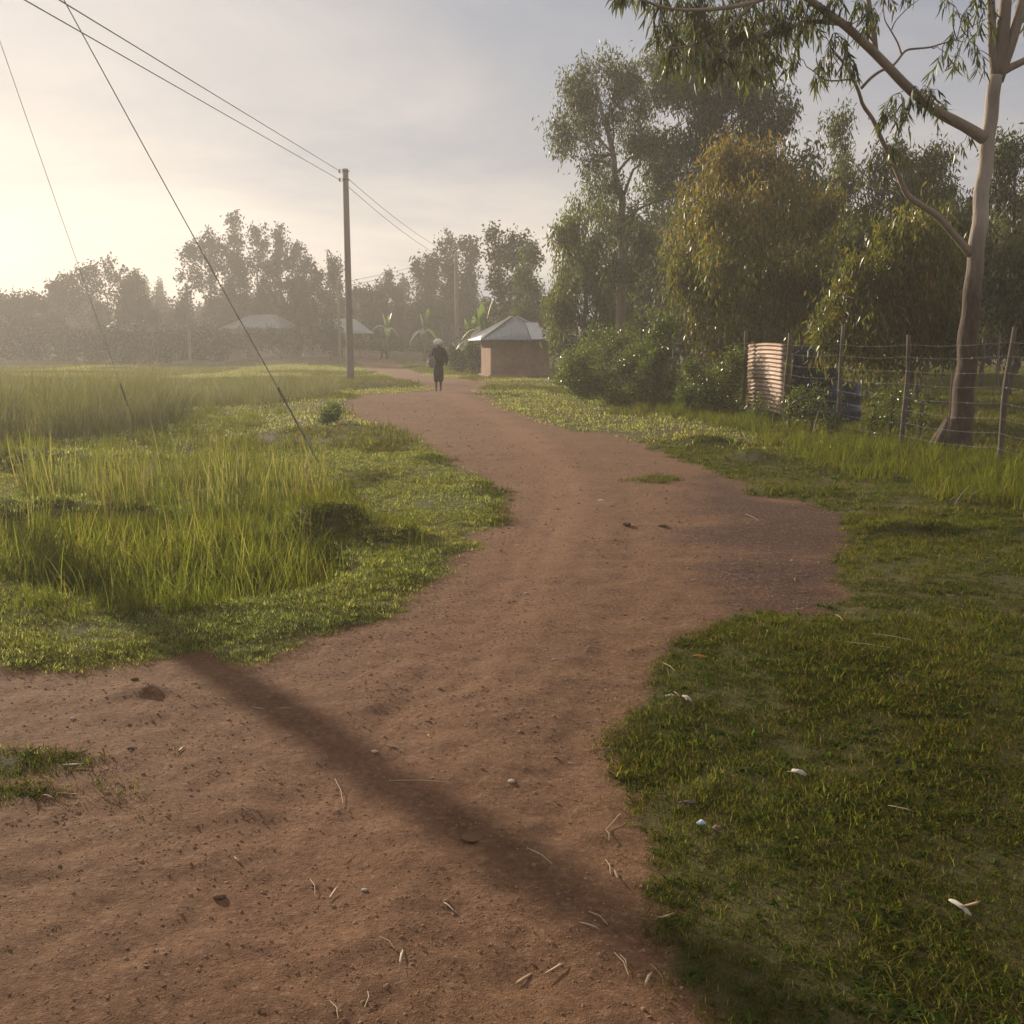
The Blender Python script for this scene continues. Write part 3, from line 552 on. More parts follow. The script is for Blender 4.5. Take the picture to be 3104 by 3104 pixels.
# --- far trees
gF = 'trees along the far edge of the field'
FT = [('broad spreading tree with flat layered crown behind the brown tall grass', 88, 290, [(300, 830, 70, 45), (210, 850, 80, 35), (370, 850, 60, 45), (250, 900, 120, 60), (380, 920, 70, 60), (170, 930, 80, 50), (310, 960, 110, 50)]),
 ('low dark thicket tree at the shaded left end of the far tree line', 84, 70, [(60, 920, 110, 50), (-20, 930, 90, 60), (110, 970, 120, 50), (10, 990, 120, 50)]),
 ('small rounded tree next to the broad flat crowned tree', 92, 395, [(395, 855, 35, 35), (400, 900, 50, 50), (420, 960, 70, 50)]),
 ('little pointed conifer beside its slightly larger twin', 120, 437, [(437, 870, 12, 25), (438, 905, 18, 30), (440, 950, 30, 40)]),
 ('pointed conifer just taller and slimmer, nearer the big round tree', 120, 482, [(481, 870, 8, 22), (483, 905, 20, 30), (484, 950, 30, 40)]),
 ('big round headed tree with dark crown and a lower side lobe', 90, 640, [(640, 745, 60, 45), (600, 780, 50, 50), (680, 790, 60, 60), (600, 850, 60, 50), (660, 880, 80, 60), (600, 950, 80, 60), (690, 960, 80, 60)]),
 ('tall slender eucalyptus with a small tuft on top beside the round tree', 94, 712, [(705, 672, 28, 26), (712, 720, 25, 30), (720, 770, 30, 40), (715, 830, 40, 50), (725, 920, 60, 70)]),
 ('tall columnar eucalyptus, left one of the pair with flat windswept tops', 94, 786, [(782, 705, 28, 25), (786, 755, 30, 35), (780, 820, 45, 50), (785, 900, 55, 70), (790, 970, 60, 50)]),
 ('columnar eucalyptus with top bent over toward the utility pole', 94, 845, [(840, 710, 30, 25), (858, 740, 25, 25), (846, 790, 35, 45), (850, 850, 45, 50), (850, 940, 60, 70)]),
 ('thin crowned tree with drooping outer twigs right of the columnar pair', 92, 905, [(905, 760, 25, 28), (890, 800, 28, 40), (925, 800, 18, 40), (900, 870, 45, 50), (900, 950, 60, 60)]),
 ('round dark tree in front of the airy slim tree near the pole', 88, 945, [(945, 850, 40, 40), (965, 880, 30, 40), (930, 920, 60, 60), (960, 970, 70, 50)]),
 ('airy slim tree standing directly left of the utility pole', 95, 1012, [(1012, 795, 24, 25), (1005, 840, 24, 40), (1020, 850, 15, 40), (1015, 910, 40, 50), (1015, 970, 60, 50)]),
 ('low bushy tree directly right of the utility pole', 100, 1100, [(1090, 890, 40, 25), (1120, 910, 50, 40), (1090, 960, 70, 60), (1150, 970, 60, 60)]),
 ('domed dark tree between the utility pole and the second pole', 98, 1168, [(1166, 850, 28, 28), (1170, 890, 45, 40), (1160, 950, 70, 60)]),
 ('small pale domed tree behind the banana plants', 104, 1222, [(1222, 855, 22, 22), (1225, 890, 35, 35), (1230, 950, 60, 60)]),
 ('rounded tree with open crown left of the spiky topped tree', 92, 1290, [(1285, 795, 38, 28), (1275, 830, 30, 40), (1310, 840, 30, 50), (1290, 910, 60, 60), (1290, 980, 60, 50)]),
 ('spiky topped tree with several upright leaders behind the second pole', 88, 1360, [(1360, 720, 10, 35), (1340, 750, 12, 30), (1378, 740, 9, 30), (1355, 790, 40, 40), (1360, 850, 50, 60), (1350, 930, 60, 70)]),
 ('oval crowned tree right beside the second pole', 86, 1422, [(1420, 745, 28, 35), (1425, 800, 38, 50), (1420, 870, 45, 60), (1430, 960, 60, 60)]),
 ('feathery leaning eucalyptus with sparse drooping top above the hut', 66, 1510, [(1492, 710, 20, 45), (1520, 740, 28, 40), (1500, 800, 45, 50), (1520, 880, 60, 70), (1510, 970, 70, 60)]),
 ('dense dark tree with pointed shoulders above the hut roof', 64, 1575, [(1575, 735, 40, 35), (1605, 770, 35, 40), (1560, 800, 50, 60), (1580, 890, 60, 70), (1560, 980, 70, 50)]),
 ('light green bushy tree close behind the hut roof', 57, 1612, [(1610, 790, 30, 40), (1600, 850, 38, 50), (1620, 920, 50, 60), (1580, 960, 40, 50)])]
for i, (lb, Y, px, bl) in enumerate(FT):
    fr = Y < 80; A_ = sum(b[2]*b[3] for b in bl)*(Y/F)**2
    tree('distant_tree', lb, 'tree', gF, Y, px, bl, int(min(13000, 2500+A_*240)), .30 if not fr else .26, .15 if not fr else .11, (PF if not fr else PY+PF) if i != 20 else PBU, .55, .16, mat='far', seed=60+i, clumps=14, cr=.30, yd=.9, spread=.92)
# low far thickets fill the foot of the tree line, each a shrub of its own
for i in range(38):
    px = -60+i*46+random.uniform(-12, 12); Y = random.uniform(100, 128)
    if px > 1660: break
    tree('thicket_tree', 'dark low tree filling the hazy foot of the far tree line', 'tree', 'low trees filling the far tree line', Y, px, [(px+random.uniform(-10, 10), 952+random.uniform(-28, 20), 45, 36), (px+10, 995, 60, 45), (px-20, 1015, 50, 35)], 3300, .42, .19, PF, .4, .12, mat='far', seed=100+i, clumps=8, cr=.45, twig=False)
# --- shrubs
def shrub(name, label, cat, group, base, Y, blobs, n, L, Wd, palette, seed, mat='bush', **k):
    return tree(name, label, cat, group, Y, base, blobs, n, L, Wd, palette, .1, .025, mat=mat, seed=seed, clumps=12, cr=.42, yd=.8, **k)
gS = 'leafy bushes along the fence'
shrub('leafy_bush', 'large leafy green bush with shiny small leaves right of the hut', 'bush', gS, 1850, 27, [(1850, 1060, 110, 75), (1770, 1110, 90, 80), (1900, 1130, 90, 90), (1810, 1180, 90, 60), (1720, 1150, 50, 60), (1860, 1200, 80, 45)], 16000, .07, .034, PBU, 201)
shrub('leafy_bush', 'taller leafy bush rising in the middle of the hedge by the fence', 'bush', gS, 1990, 25.5, [(1960, 1070, 70, 60), (2000, 1120, 80, 80), (1970, 1190, 90, 55), (2040, 1180, 70, 60)], 9000, .07, .034, PBU, 202)
shrub('leafy_bush', 'leafy bush in front of the fence just left of the iron sheet panel', 'bush', gS, 2170, 22.6, [(2130, 1160, 80, 70), (2210, 1150, 60, 70), (2160, 1220, 90, 45), (2090, 1200, 50, 50), (2225, 1090, 30, 40)], 9000, .065, .03, PBU, 203)
shrub('pawpaw_sapling', 'sapling with bright drooping compound leaves sticking up out of the hedge', 'plant', None, 2010, 25, [(2000, 995, 30, 12), (2030, 985, 25, 10), (1985, 1020, 18, 10), (2000, 1060, 25, 30)], 700, .13, .06, [(.09, .14, .02), (.11, .15, .025)], 204)
gW = 'weedy plants at the foot of the fence'
for i, (px, py, rx, ry, Y) in enumerate([(2400, 1230, 45, 50, 18.5), (2470, 1225, 30, 60, 18.2), (2520, 1290, 40, 35, 17.9), (2650, 1270, 55, 60, 16.4), (2710, 1220, 30, 50, 16.2), (2800, 1250, 60, 70, 17.0), (2300, 1250, 35, 45, 20.2)]):
    shrub('weed_plant', ['leafy weed next to the dark timber post of the panel', 'tall spindly weed in front of the dark plastic screen', 'broad weed in front of the blue drum', 'weed clump left of the bare gate post', 'narrow weed touching the bare post', 'low shrub left of the thick pale trunk', 'small weed under the iron sheet panel'][i], 'plant', gW, px, Y, [(px, py, rx, ry), (px+8, py-ry*.6, rx*.6, ry*.5), (px-6, py+ry*.5, rx*.8, ry*.4)], 420, .095, .02, PBU, 220+i)
for i, (px, py, rx, ry, Y) in enumerate([(985, 1270, 35, 25, 20.5), (1010, 1250, 25, 20, 21)]):
    shrub('roadside_shrub', ['small rounded shrub on the grassy road bank', 'smaller shrub tucked behind the rounded bank shrub'][i], 'bush', 'shrubs on the road bank', px, Y, [(px, py, rx, ry), (px+5, py-10, rx*.6, ry*.7)], 900, .06, .03, PBU, 240+i)
for i, (px, py, rx, ry, Y, lb) in enumerate([(1395, 1085, 40, 40, 56, 'bushy weed patch below the second pole'), (1440, 1075, 25, 45, 53, 'shaded bush touching the lit hut wall'), (1180, 1045, 80, 20, 84, 'low weeds on the bank beside the stooping person'), (1090, 1040, 60, 22, 84, 'low weedy mound beside the utility pole'), (1290, 1048, 60, 20, 80, 'low weeds at the bend of the road'), (600, 1025, 60, 40, 98, 'round bush standing alone in the hazy field'), (700, 1040, 30, 26, 99, 'smaller bush right of the round field bush'), (360, 1035, 40, 36, 92, 'dark bush behind the brown tall grass'), (250, 1042, 60, 32, 88, 'hazy bush behind the left end of the brown tall grass')]):
    shrub('field_bush', lb, 'bush', 'bushes scattered over the field', px, Y, [(px-rx*.4, py, rx*.6, ry*.9), (px+rx*.4, py+ry*.1, rx*.6, ry*.8), (px, py+ry*.4, rx*.8, ry*.6)], 2600, .17, .07, PF+PBU, 260+i, mat='far')
# clipped hedges in front of the far houses
for i, (x0, x1, y0, y1, Y) in enumerate([(740, 955, 985, 1052, 78), (960, 1040, 990, 1050, 80), (560, 735, 995, 1050, 86), (1085, 1200, 990, 1040, 92)]):
    tree('hedge', ['long clipped hedge in front of the pale roofed house', 'short clipped hedge left of the utility pole', 'dark hedge left of the long clipped hedge', 'dark hedge behind the stooping person'][i], 'hedge', 'hedges around the far homesteads', Y, (x0+x1)/2, [(x, (y0+y1)/2+6, (x1-x0)/9, (y1-y0)*.62, 0) for x in np.linspace(x0+12, x1-12, 6)], 3800, .2, .09, PF, .1, .05, mat='far', seed=290+i, clumps=10, cr=.45)

# closed wall of trees at the back of the fenced plot
for i, px in enumerate(np.linspace(1900, 3260, 13)):
    Y = random.uniform(47, 60); tp_ = [640, 600, 620, 560, 620, 680, 600, 660, 560, 600, 640, 560, 600][i]
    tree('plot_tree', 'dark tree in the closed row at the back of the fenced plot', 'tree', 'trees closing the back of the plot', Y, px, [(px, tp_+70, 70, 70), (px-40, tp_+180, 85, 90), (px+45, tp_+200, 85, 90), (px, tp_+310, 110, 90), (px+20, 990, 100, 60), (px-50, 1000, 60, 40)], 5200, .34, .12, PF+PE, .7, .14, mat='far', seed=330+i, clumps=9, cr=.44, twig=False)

# undergrowth in front of the far homesteads
for i, px in enumerate([-40, 40, 120, 200, 275, 345, 400, 455, 520, 585, 655]):
    Y = random.uniform(72, 80); hh = random.uniform(20, 34) if px not in (345, 400) else 24
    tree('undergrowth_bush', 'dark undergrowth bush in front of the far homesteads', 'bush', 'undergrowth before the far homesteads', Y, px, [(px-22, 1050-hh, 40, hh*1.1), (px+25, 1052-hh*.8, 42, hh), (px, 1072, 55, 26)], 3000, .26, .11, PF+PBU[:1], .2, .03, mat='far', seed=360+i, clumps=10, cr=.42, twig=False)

# low shrubs closing the view under the trees
for i, px in enumerate([1480, 1560, 1650, 1730, 1880, 1960, 2060, 2150, 2250, 2350, 2450, 2560, 2660, 2760, 2860, 2960, 3060, 3150, 3240]):
    Y = random.uniform(40, 46) if px > 1700 else random.uniform(58, 64)
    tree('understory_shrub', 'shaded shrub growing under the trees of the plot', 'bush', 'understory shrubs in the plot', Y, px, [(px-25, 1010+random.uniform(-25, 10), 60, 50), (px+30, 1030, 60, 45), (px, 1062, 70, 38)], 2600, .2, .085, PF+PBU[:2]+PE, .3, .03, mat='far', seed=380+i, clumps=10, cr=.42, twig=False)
# ------------------------------------------------------------------ the big eucalyptus
HY = 14.9
hb = G(2905, 1398); hb = np.array([(2905-CX)/F*HY*.985, HY, 0]); hb[2] = tz(hb[0], hb[1])
hero = empty('eucalyptus_tree', hb); tag(hero, 'big pale trunked eucalyptus with long bare limbs standing right behind the fence', 'tree', gE)
def hp(px, py, dy=0): return P(px, py, HY+dy)-hb
def smooth(pts, n):
    pts = np.asarray(pts, float); t = np.r_[0, np.cumsum(np.linalg.norm(np.diff(pts, axis=0), axis=1))]; s = np.linspace(0, t[-1], n)
    return np.stack([np.interp(s, t, pts[:, k]) for k in range(3)], 1)
def limb(pts, w0, w1, n=None, kind='limb', mat='bark', k=9, par=None, collar=False):
    p = np.array([hp(*q) for q in pts]); n = n or len(p)*3; s = smooth(p, n); s[1:-1] = .25*s[:-2]+.5*s[1:-1]+.25*s[2:]
    rw = np.linspace(w0, w1, n); rw[:3] *= ([1.12, 1.1, 1.04] if collar else [1, 1, 1]); mb = MB(); mb.tube(s, rw, k); return mb.build(kind, M[mat], par or hero, True), s
tp = np.array([hp(2898, 1420), hp(2908, 1330), hp(2918, 1240), hp(2928, 1120), hp(2936, 1000), hp(2948, 880), hp(2958, 780), hp(2970, 660), hp(2982, 540), hp(2994, 430), hp(3006, 330), hp(3018, 230)])
ts = smooth(tp, 40); tw = np.interp(np.linspace(0, 1, 40), [0, .04, .09, .2, .5, .8, 1], [.28, .22, .17, .148, .116, .098, .09])
ts += np.stack([.012*np.sin(np.arange(40)*1.3), .012*np.cos(np.arange(40)*.9), np.zeros(40)], 1)
mb = MB(); mb.tube(ts, tw, 18)
for a, l in ((3.5, .42), (4.4, .33), (2.6, .33), (5.6, .36), (.5, .35)):            # root flares
    d = np.array([math.cos(a), math.sin(a), 0]); mb.tube([d*.04+[0, 0, .5], d*.12+[0, 0, .3], d*.22+[0, 0, .13], d*(l*.65)+[0, 0, .05], d*l*.9+[0, 0, -.02], d*l*1.15+[0, 0, -.1]], [.07, .085, .08, .055, .035, .015], 10)
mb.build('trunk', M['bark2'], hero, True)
LIMBS = []
def LB_(*a, **k): o, s = limb(*a, **k); LIMBS.append(s); return o
LB_([(3018, 240), (3008, 140), (3005, 40), (3000, -90)], .065, .05)
LB_([(3020, 235), (3040, 110), (3048, 0), (3060, -110)], .095, .075)
LB_([(3025, 245), (3070, 120), (3100, 0), (3130, -110)], .08, .06)
LB_([(3030, 225), (3060, 205), (3104, 185), (3190, 130)], .055, .04)
b1 = [(2990, 425, 0), (2930, 385, -.1), (2850, 345, -.2), (2790, 300, -.3), (2740, 255, -.4), (2680, 190, -.5), (2640, 150, -.6), (2560, 75, -.9), (2460, 5, -1.2), (2380, -60, -1.6)]
B1 = LB_(b1, .078, .042, collar=True)
LB_([(2655, 165, -.55), (2648, 90, -.6), (2632, 0, -.6), (2625, -60, -.6)], .04, .03, kind='limb')
b2 = [(2945, 772), (2841, 653, -.1), (2749, 595, -.2), (2724, 529, -.25), (2695, 466, -.3), (2670, 420, -.35), (2654, 375, -.4), (2633, 341, -.4), (2612, 320, -.45), (2608, 287, -.5), (2587, 241, -.6), (2566, 200, -.7), (2525, 154, -.8)]
LB_(b2, .055, .016, collar=True)
LB_([(2610, 268, -.5), (2640, 235, -.5), (2670, 214, -.5), (2708, 200, -.5), (2733, 167, -.5), (2745, 150, -.5), (2820, 144, -.5), (2858, 131, -.45), (2900, 120, -.4)], .022, .008, kind='branch')
LB_([(2733, 165, -.5), (2722, 130, -.5), (2700, 92, -.5), (2680, 60, -.5), (2676, 0, -.5)], .013, .006, kind='branch')
LB_([(2703, 90, -.5), (2712, 65, -.5), (2745, 30, -.5), (2790, -5, -.5)], .009, .004, kind='branch')
LB_([(2580, 75, -.9), (2500, 65, -1.0), (2440, 65, -1.1), (2370, 90, -1.2), (2250, 120, -1.5), (2150, 140, -1.8)], .035, .012, kind='branch')
LB_([(2585, 238, -.6), (2540, 245, -.7), (2500, 245, -.8), (2465, 215, -.9)], .014, .006, kind='branch')
LB_([(2400, -40, -1.5), (2280, 10, -2.0), (2160, 30, -2.4), (2030, 30, -2.8), (1920, -10, -3.2)], .035, .012, kind='branch')
LB_([(2566, 198, -.7), (2569, 140, -.6), (2572, 90, -.9)], .009, .006, kind='branch')
LB_([(2280, 10, -2.0), (2200, 90, -2.2), (2100, 140, -2.4), (2000, 150, -2.6)], .02, .008, kind='branch')
# hanging sprays of sickle leaves: (px, py, radius px, leaves, depth)
SPR = [(2960, 15, 45, 26, -.3), (2925, 70, 50, 30, -.3), (2985, 90, 40, 26, -.2), (2890, 130, 45, 26, -.4), (2930, 150, 50, 30, -.3), (2860, 185, 35, 18, -.4), (2905, 200, 40, 24, -.35), (2965, 180, 35, 20, -.2), (2835, 225, 22, 8, -.4), (2985, 20, 40, 20, 0), (2890, 40, 30, 16, -.3), (2880, 0, 30, 16, -.3),
       (2770, 300, 50, 55, -.4), (2720, 325, 55, 55, -.4), (2690, 360, 40, 40, -.4), (2820, 310, 50, 45, -.3), (2860, 335, 40, 30, -.2), (2745, 360, 40, 45, -.4), (2800, 285, 35, 30, -.3), (2945, 425, 25, 10, -.1), (2910, 455, 25, 9, -.1), (2690, 470, 40, 30, -.4), (2640, 500, 30, 20, -.4), (2610, 540, 22, 12, -.4), (2660, 540, 30, 18, -.4)]
SPR2 = [(2560, 190, 50, 60, -.7), (2530, 145, 55, 70, -.8), (2495, 210, 45, 50, -.8), (2470, 240, 30, 30, -.8), (2590, 225, 25, 20, -.6), (2440, 110, 70, 110, -1.), (2380, 110, 70, 120, -1.1), (2330, 80, 80, 130, -1.2), (2420, 40, 70, 110, -1.1), (2480, 50, 50, 60, -1.), (2540, 20, 50, 60, -.9), (2600, 40, 50, 60, -.7), (2650, 60, 40, 45, -.6), (2620, 100, 35, 35, -.6), (2300, 170, 60, 80, -1.4), (2250, 140, 70, 120, -1.5), (2200, 100, 90, 160, -1.8), (2130, 130, 90, 160, -2), (2070, 60, 90, 160, -2.2), (2010, 120, 60, 100, -2.4), (2250, 30, 90, 150, -1.8), (2150, 20, 90, 150, -2.2), (2120, 200, 70, 110, -2.2), (2040, 180, 50, 80, -2.4), (2200, 210, 60, 90, -2), (2270, 230, 45, 60, -1.6), (1900, -15, 35, 50, -3.), (1940, -5, 30, 40, -3), (1870, -20, 30, 40, -3), (2350, 10, 70, 100, -1.5), (2690, 10, 40, 30, -.5), (2745, -15, 30, 20, -.5), (3070, -20, 50, 40, 0), (3120, 60, 40, 40, 0), (2400, 190, 35, 40, -1.1), (2350, 180, 40, 50, -1.2), (2020, 30, 60, 90, -2.5), (2330, 230, 30, 30, -1.3)]
r8 = np.random.default_rng(8)
allp = np.vstack(LIMBS)
def spray(q, tw_mb):
    c = hp(q[0], q[1], q[4]+r8.normal(0, .25)); rr_ = q[2]*HY/F; near_ = allp[np.argmin(((allp-c)**2).sum(1))]
    top_ = c+np.array([0, 0, rr_*.7]); tw_mb.tube(wpath(near_, top_, 5, .05, r8, .05), np.linspace(.007, .004, 5), 4, False)
    k = max(2, q[3]//7); B_ = []; D_ = []
    for i in range(k):
        a = r8.uniform(0, 6.283); o = np.array([math.cos(a), math.sin(a)*.8, 0])*rr_*r8.uniform(.3, 1); e = c+o+np.array([0, 0, -rr_*r8.uniform(.1, .8)])
        w = wpath(top_, e, 6, .03, r8, .18); tw_mb.tube(w, np.linspace(.004, .002, 6), 3, False)
        m = int(math.ceil(q[3]/k)); t = r8.uniform(.25, 1, m)*5
        for v in t:
            j = min(int(v), 4); B_.append(w[j]*(1-v+j)+w[j+1]*(v-j)); D_.append(r8.normal(0, .32, 3)+np.array([o[0], o[1], 0])/rr_*.25+np.array([0, 0, -1]))
    return np.array(B_), np.array(D_)
HP_ = [(.055, .07, .026), (.075, .09, .03), (.10, .105, .032), (.06, .065, .03)]
twm = MB(); parts_B = []; parts_D = []; B2_ = []; D2_ = []
for q in SPR: a, b = spray(q, twm); parts_B.append(a); parts_D.append(b)
for q in SPR2: a, b = spray((*q[:3], int(q[3]*.95), q[4]), twm); B2_.append(a); D2_.append(b)
pB = np.vstack(parts_B); pD = np.vstack(parts_D); idx = r8.permutation(len(pB)); sel = idx[:300]; rest = idx[300:]
B2_ = np.vstack(B2_+[pB[rest]]); D2_ = np.vstack(D2_+[pD[rest]])
twm.build('twigs', M['darkbark'], hero)['kind'] = 'stuff'
m = len(B2_); V, Fs, C = leaves_geo(B2_, D2_, .185*r8.uniform(.6, 1.25, m), .022*r8.uniform(.8, 1.3, m), pal(HP_, m, r8), .35, True, r8)
mesh('foliage', V, Fs, M['leaf'], False, C, hero)['kind'] = 'stuff'
lm = []
for i in range(8):
    V, Fs, C = leaves_geo(np.zeros((1, 3)), np.array([[0, 0, -1.]]), .185*r8.uniform(.7, 1.2), .023, pal(HP_, 1, r8), .4, True, r8); o = mesh('leaf', V, Fs, M['leaf'], False, C, link=False); lm.append(o.data)
for i in sel:
    o = bpy.data.objects.new('leaf', lm[r8.integers(8)]); COL.objects.link(o); o.parent = hero; o.location = pB[i]
    qd = Vector(unit(pD[i])).to_track_quat('-Z', 'Y') @ Matrix.Rotation(r8.uniform(0, 6.28), 4, 'Z').to_quaternion(); o.rotation_mode = 'QUATERNION'; o.rotation_quaternion = qd
# ------------------------------------------------------------------ fence
fen = empty('barbed_wire_fence', (fx(13.4), 13.4, tz(fx(13.4), 13.4))); tag(fen, 'barbed wire fence of rough timber posts along the right side of the road', 'fence')
fo = np.array(fen.location)
def fpt(Y, off=0): return np.array([fx(Y)+off, Y, tz(fx(Y), Y)])
PY_ = [9.6, 11.5, 13.4, 15.8, 18.0, 20.3, 22.5, 25.3, 27.7, 33, 38.5, 45]
lean = [.0, .02, .085, .012, .02, .035, .01, 0, .01, 0, .02, 0]
ht_ = [1.75, 1.78, 1.78, 1.74, 1.9, 1.8, 1.85, 1.9, 1.85, 1.8, 1.8, 1.8]
for Y, l, hh in zip(PY_, lean, ht_):
    b = fpt(Y)-fo; k = 9; t = np.linspace(0, 1, k); p = b+np.stack([l*t+.012*np.sin(t*7+Y), .01*np.cos(t*6+Y*2), -.2+(hh+.2)*t], 1)
    mb = MB(); mb.tube(p, (.041)*(1+.12*np.sin(t*9+Y*3))*(1-.18*t), 9)
    if int(Y*10) % 3 == 0: mb.tube([p[-1]+[0, 0, -.03], p[-1]+[.05, 0, .05]], [.02, .014], 6)
    mb.build('post', M['post'], fen, True)
HS = [1.59, 1.41, 1.20, 1.01, .80, .60, .41, .21, .06]
for k, h in enumerate(HS):
    mb = MB(); pts = []
    for a, b, la, lb_ in zip(PY_[:-1], PY_[1:], lean[:-1], lean[1:]):
        A0 = fpt(a)-fo+[la*h/1.75-.05, 0, h]; B0 = fpt(b)-fo+[lb_*h/1.75-.05, 0, h]
        for t in np.linspace(0, 1, 7)[:-1]: pts.append(A0*(1-t)+B0*t+np.array([0, 0, -.035*4*t*(1-t)+random.uniform(-.006, .006)]))
    pts.append(B0); pts = np.array(pts); mb.tube(pts, .0019, 4)
    for a, b in zip(pts[:-1], pts[1:]):                                   # barbs
        if a[1]+fo[1] > 26: break
        nb = max(1, int(np.linalg.norm(b-a)/.12))
        for q in range(nb):
            c = a+(b-a)*(q+.5)/nb; d = np.array([random.uniform(-1, 1), random.uniform(-.4, .4), random.uniform(-1, 1)]); d *= .016/np.linalg.norm(d); mb.tube([c-d, c+d], .0017, 3)
    mb.build('wire_strand', M['wire'], fen)
for Y in (14.6, 12.3): # droppers
    b = fpt(Y, .0)-fo; mb = MB(); mb.tube([b+[0, 0, .08], b+[.02, 0, .6], b+[.01, 0, 1.2]], [.012, .011, .009], 6); mb.build('dropper', M['wood'], fen, True)
# ------------------------------------------------------------------ iron sheet panel, plastic screen, drum
def corr(w, h, amp, pitch, horiz, nx=None):
    n = int((h if horiz else w)/pitch*6)+1; t = np.linspace(0, h if horiz else w, n); d = amp*np.sin(t/pitch*2*math.pi)
    m_ = 9; s = np.linspace(0, w if horiz else h, m_); V = []
    for j in range(m_):
        for i in range(n):
            V.append((s[j], d[i], t[i]) if horiz else (t[i], d[i], s[j]))
    Fs = [(j*n+i, j*n+i+1, (j+1)*n+i+1, (j+1)*n+i) for j in range(m_-1) for i in range(n-1)]; return np.array(V), Fs
def thick(o, t=.004): md = o.modifiers.new('thickness', 'SOLIDIFY'); md.thickness = t; return o
a0 = fpt(20.75, .16); a1 = fpt(22.7, .16); dirv = a1-a0; plen = np.hypot(dirv[0], dirv[1]); pa_ = math.atan2(dirv[1], dirv[0])
pan = empty('iron_sheet_screen', (a0[0], a0[1], tz(a0[0], a0[1])), pa_); tag(pan, 'low screen of rusty corrugated iron sheet and dark plastic behind the fence', 'screen')
for z0, hh in ((.18, .72), (.86, .74)):
    V, Fs = corr(plen, hh, .014, .085, True); V[:, 2] += z0+.03*np.sin(V[:, 0]*1.7); V[:, 1] += .0 if z0 < .5 else .022
    o = mesh('iron_sheet', V, Fs, M['rust'], True, None, pan); thick(o)
for x_ in (0, plen):
    mb = MB(); mb.tube([(x_, -.10, -.1), (x_+.02, -.10, .9), (x_, -.09, 1.66)], [.05, .045, .04], 8); mb.build('corner_post', M['wood'], pan, True)
V, Fs = corr(1.05, 1.5, .02, .26, False); V = V@rotz(-math.pi/2).T; V[:, 2] += .06; V += [.0, -.16, 0]
V[:, 0] += .05*np.sin(V[:, 2]*3); o = mesh('plastic_screen', V, Fs, M['tarp'], True, None, pan); thick(o)
dg = P(2562, 1270, 20.4); dr = empty('water_drum', (dg[0], 20.4, tz(dg[0], 20.4))); tag(dr, 'dark blue plastic drum standing beside the lean-to behind the fence', 'drum')
def lathe(prof, k=24):
    V = [(r_*math.cos(2*math.pi*j/k), r_*math.sin(2*math.pi*j/k), z) for r_, z in prof for j in range(k)]
    n = len(prof); return V, [(i*k+j, i*k+(j+1) % k, (i+1)*k+(j+1) % k, (i+1)*k+j) for i in range(n-1) for j in range(k)]
V, Fs = lathe([(0, 0), (.27, 0), (.29, .03), (.29, .26), (.305, .28), (.305, .31), (.29, .33), (.29, .56), (.305, .58), (.305, .61), (.29, .63), (.29, .84), (.27, .88), (.25, .885), (.25, .87), (0, .87)]); mesh('body', V, Fs, M['tank'], True, None, dr)
V, Fs = lathe([(0, .90), (.05, .90), (.05, .86)], 12); V = [(x+.15, y, z) for x, y, z in V]; mesh('bung', V, Fs, M['tank'], True, None, dr)
# ------------------------------------------------------------------ hut
hg = G(1552, 1146); HYc = hg[1]+1.4; hut = empty('mud_hut', (.12, HYc, tz(.12, HYc)-.02), R(11)); tag(hut, 'small mud walled hut with hipped corrugated iron roof beside the road', 'hut')
hw, hd, wh = 1.42, 1.42, 1.78
def wallbox(name, c, s):
    mb = MB(); mb.box(c, s); o = mb.build(name, M['mud'], hut); bv = o.modifiers.new('soft', 'BEVEL'); bv.width = .03; bv.segments = 2; return o
wallbox('wall', (0, -hd+.08, wh/2-.1), (2*hw, .16, wh+.2)); wallbox('wall', (0, hd-.08, wh/2-.1), (2*hw, .16, wh+.2))
wallbox('wall', (-hw+.078, 0, wh/2-.1), (.16, 2*hd-.32, wh+.2)); wallbox('wall', (hw-.078, 0, wh/2-.1), (.16, 2*hd-.32, wh+.2))
mb = MB(); mb.box((0, 0, .06), (2*hw+.24, 2*hd+.24, .22)); o = mb.build('plinth', M['mud'], hut); bv = o.modifiers.new('soft', 'BEVEL'); bv.width = .06; bv.segments = 2
mb = MB(); mb.box((hw+.012, .3, .85), (.03, .75, 1.6)); dro = mb.build('door', M['wood'], hut); mb = MB(); mb.box((hw+.035, .02, .85), (.03, .03, .12)); mb.build('handle', M['steel'], dro)
ew, ez, rz_ = 1.98, wh+.02, wh+1.12
rid = .12
E = [np.array(v) for v in ((-ew, -ew, ez), (ew, -ew, ez), (ew, ew, ez), (-ew, ew, ez))]; Rg = [np.array((-rid, 0, rz_)), np.array((rid, 0, rz_))]
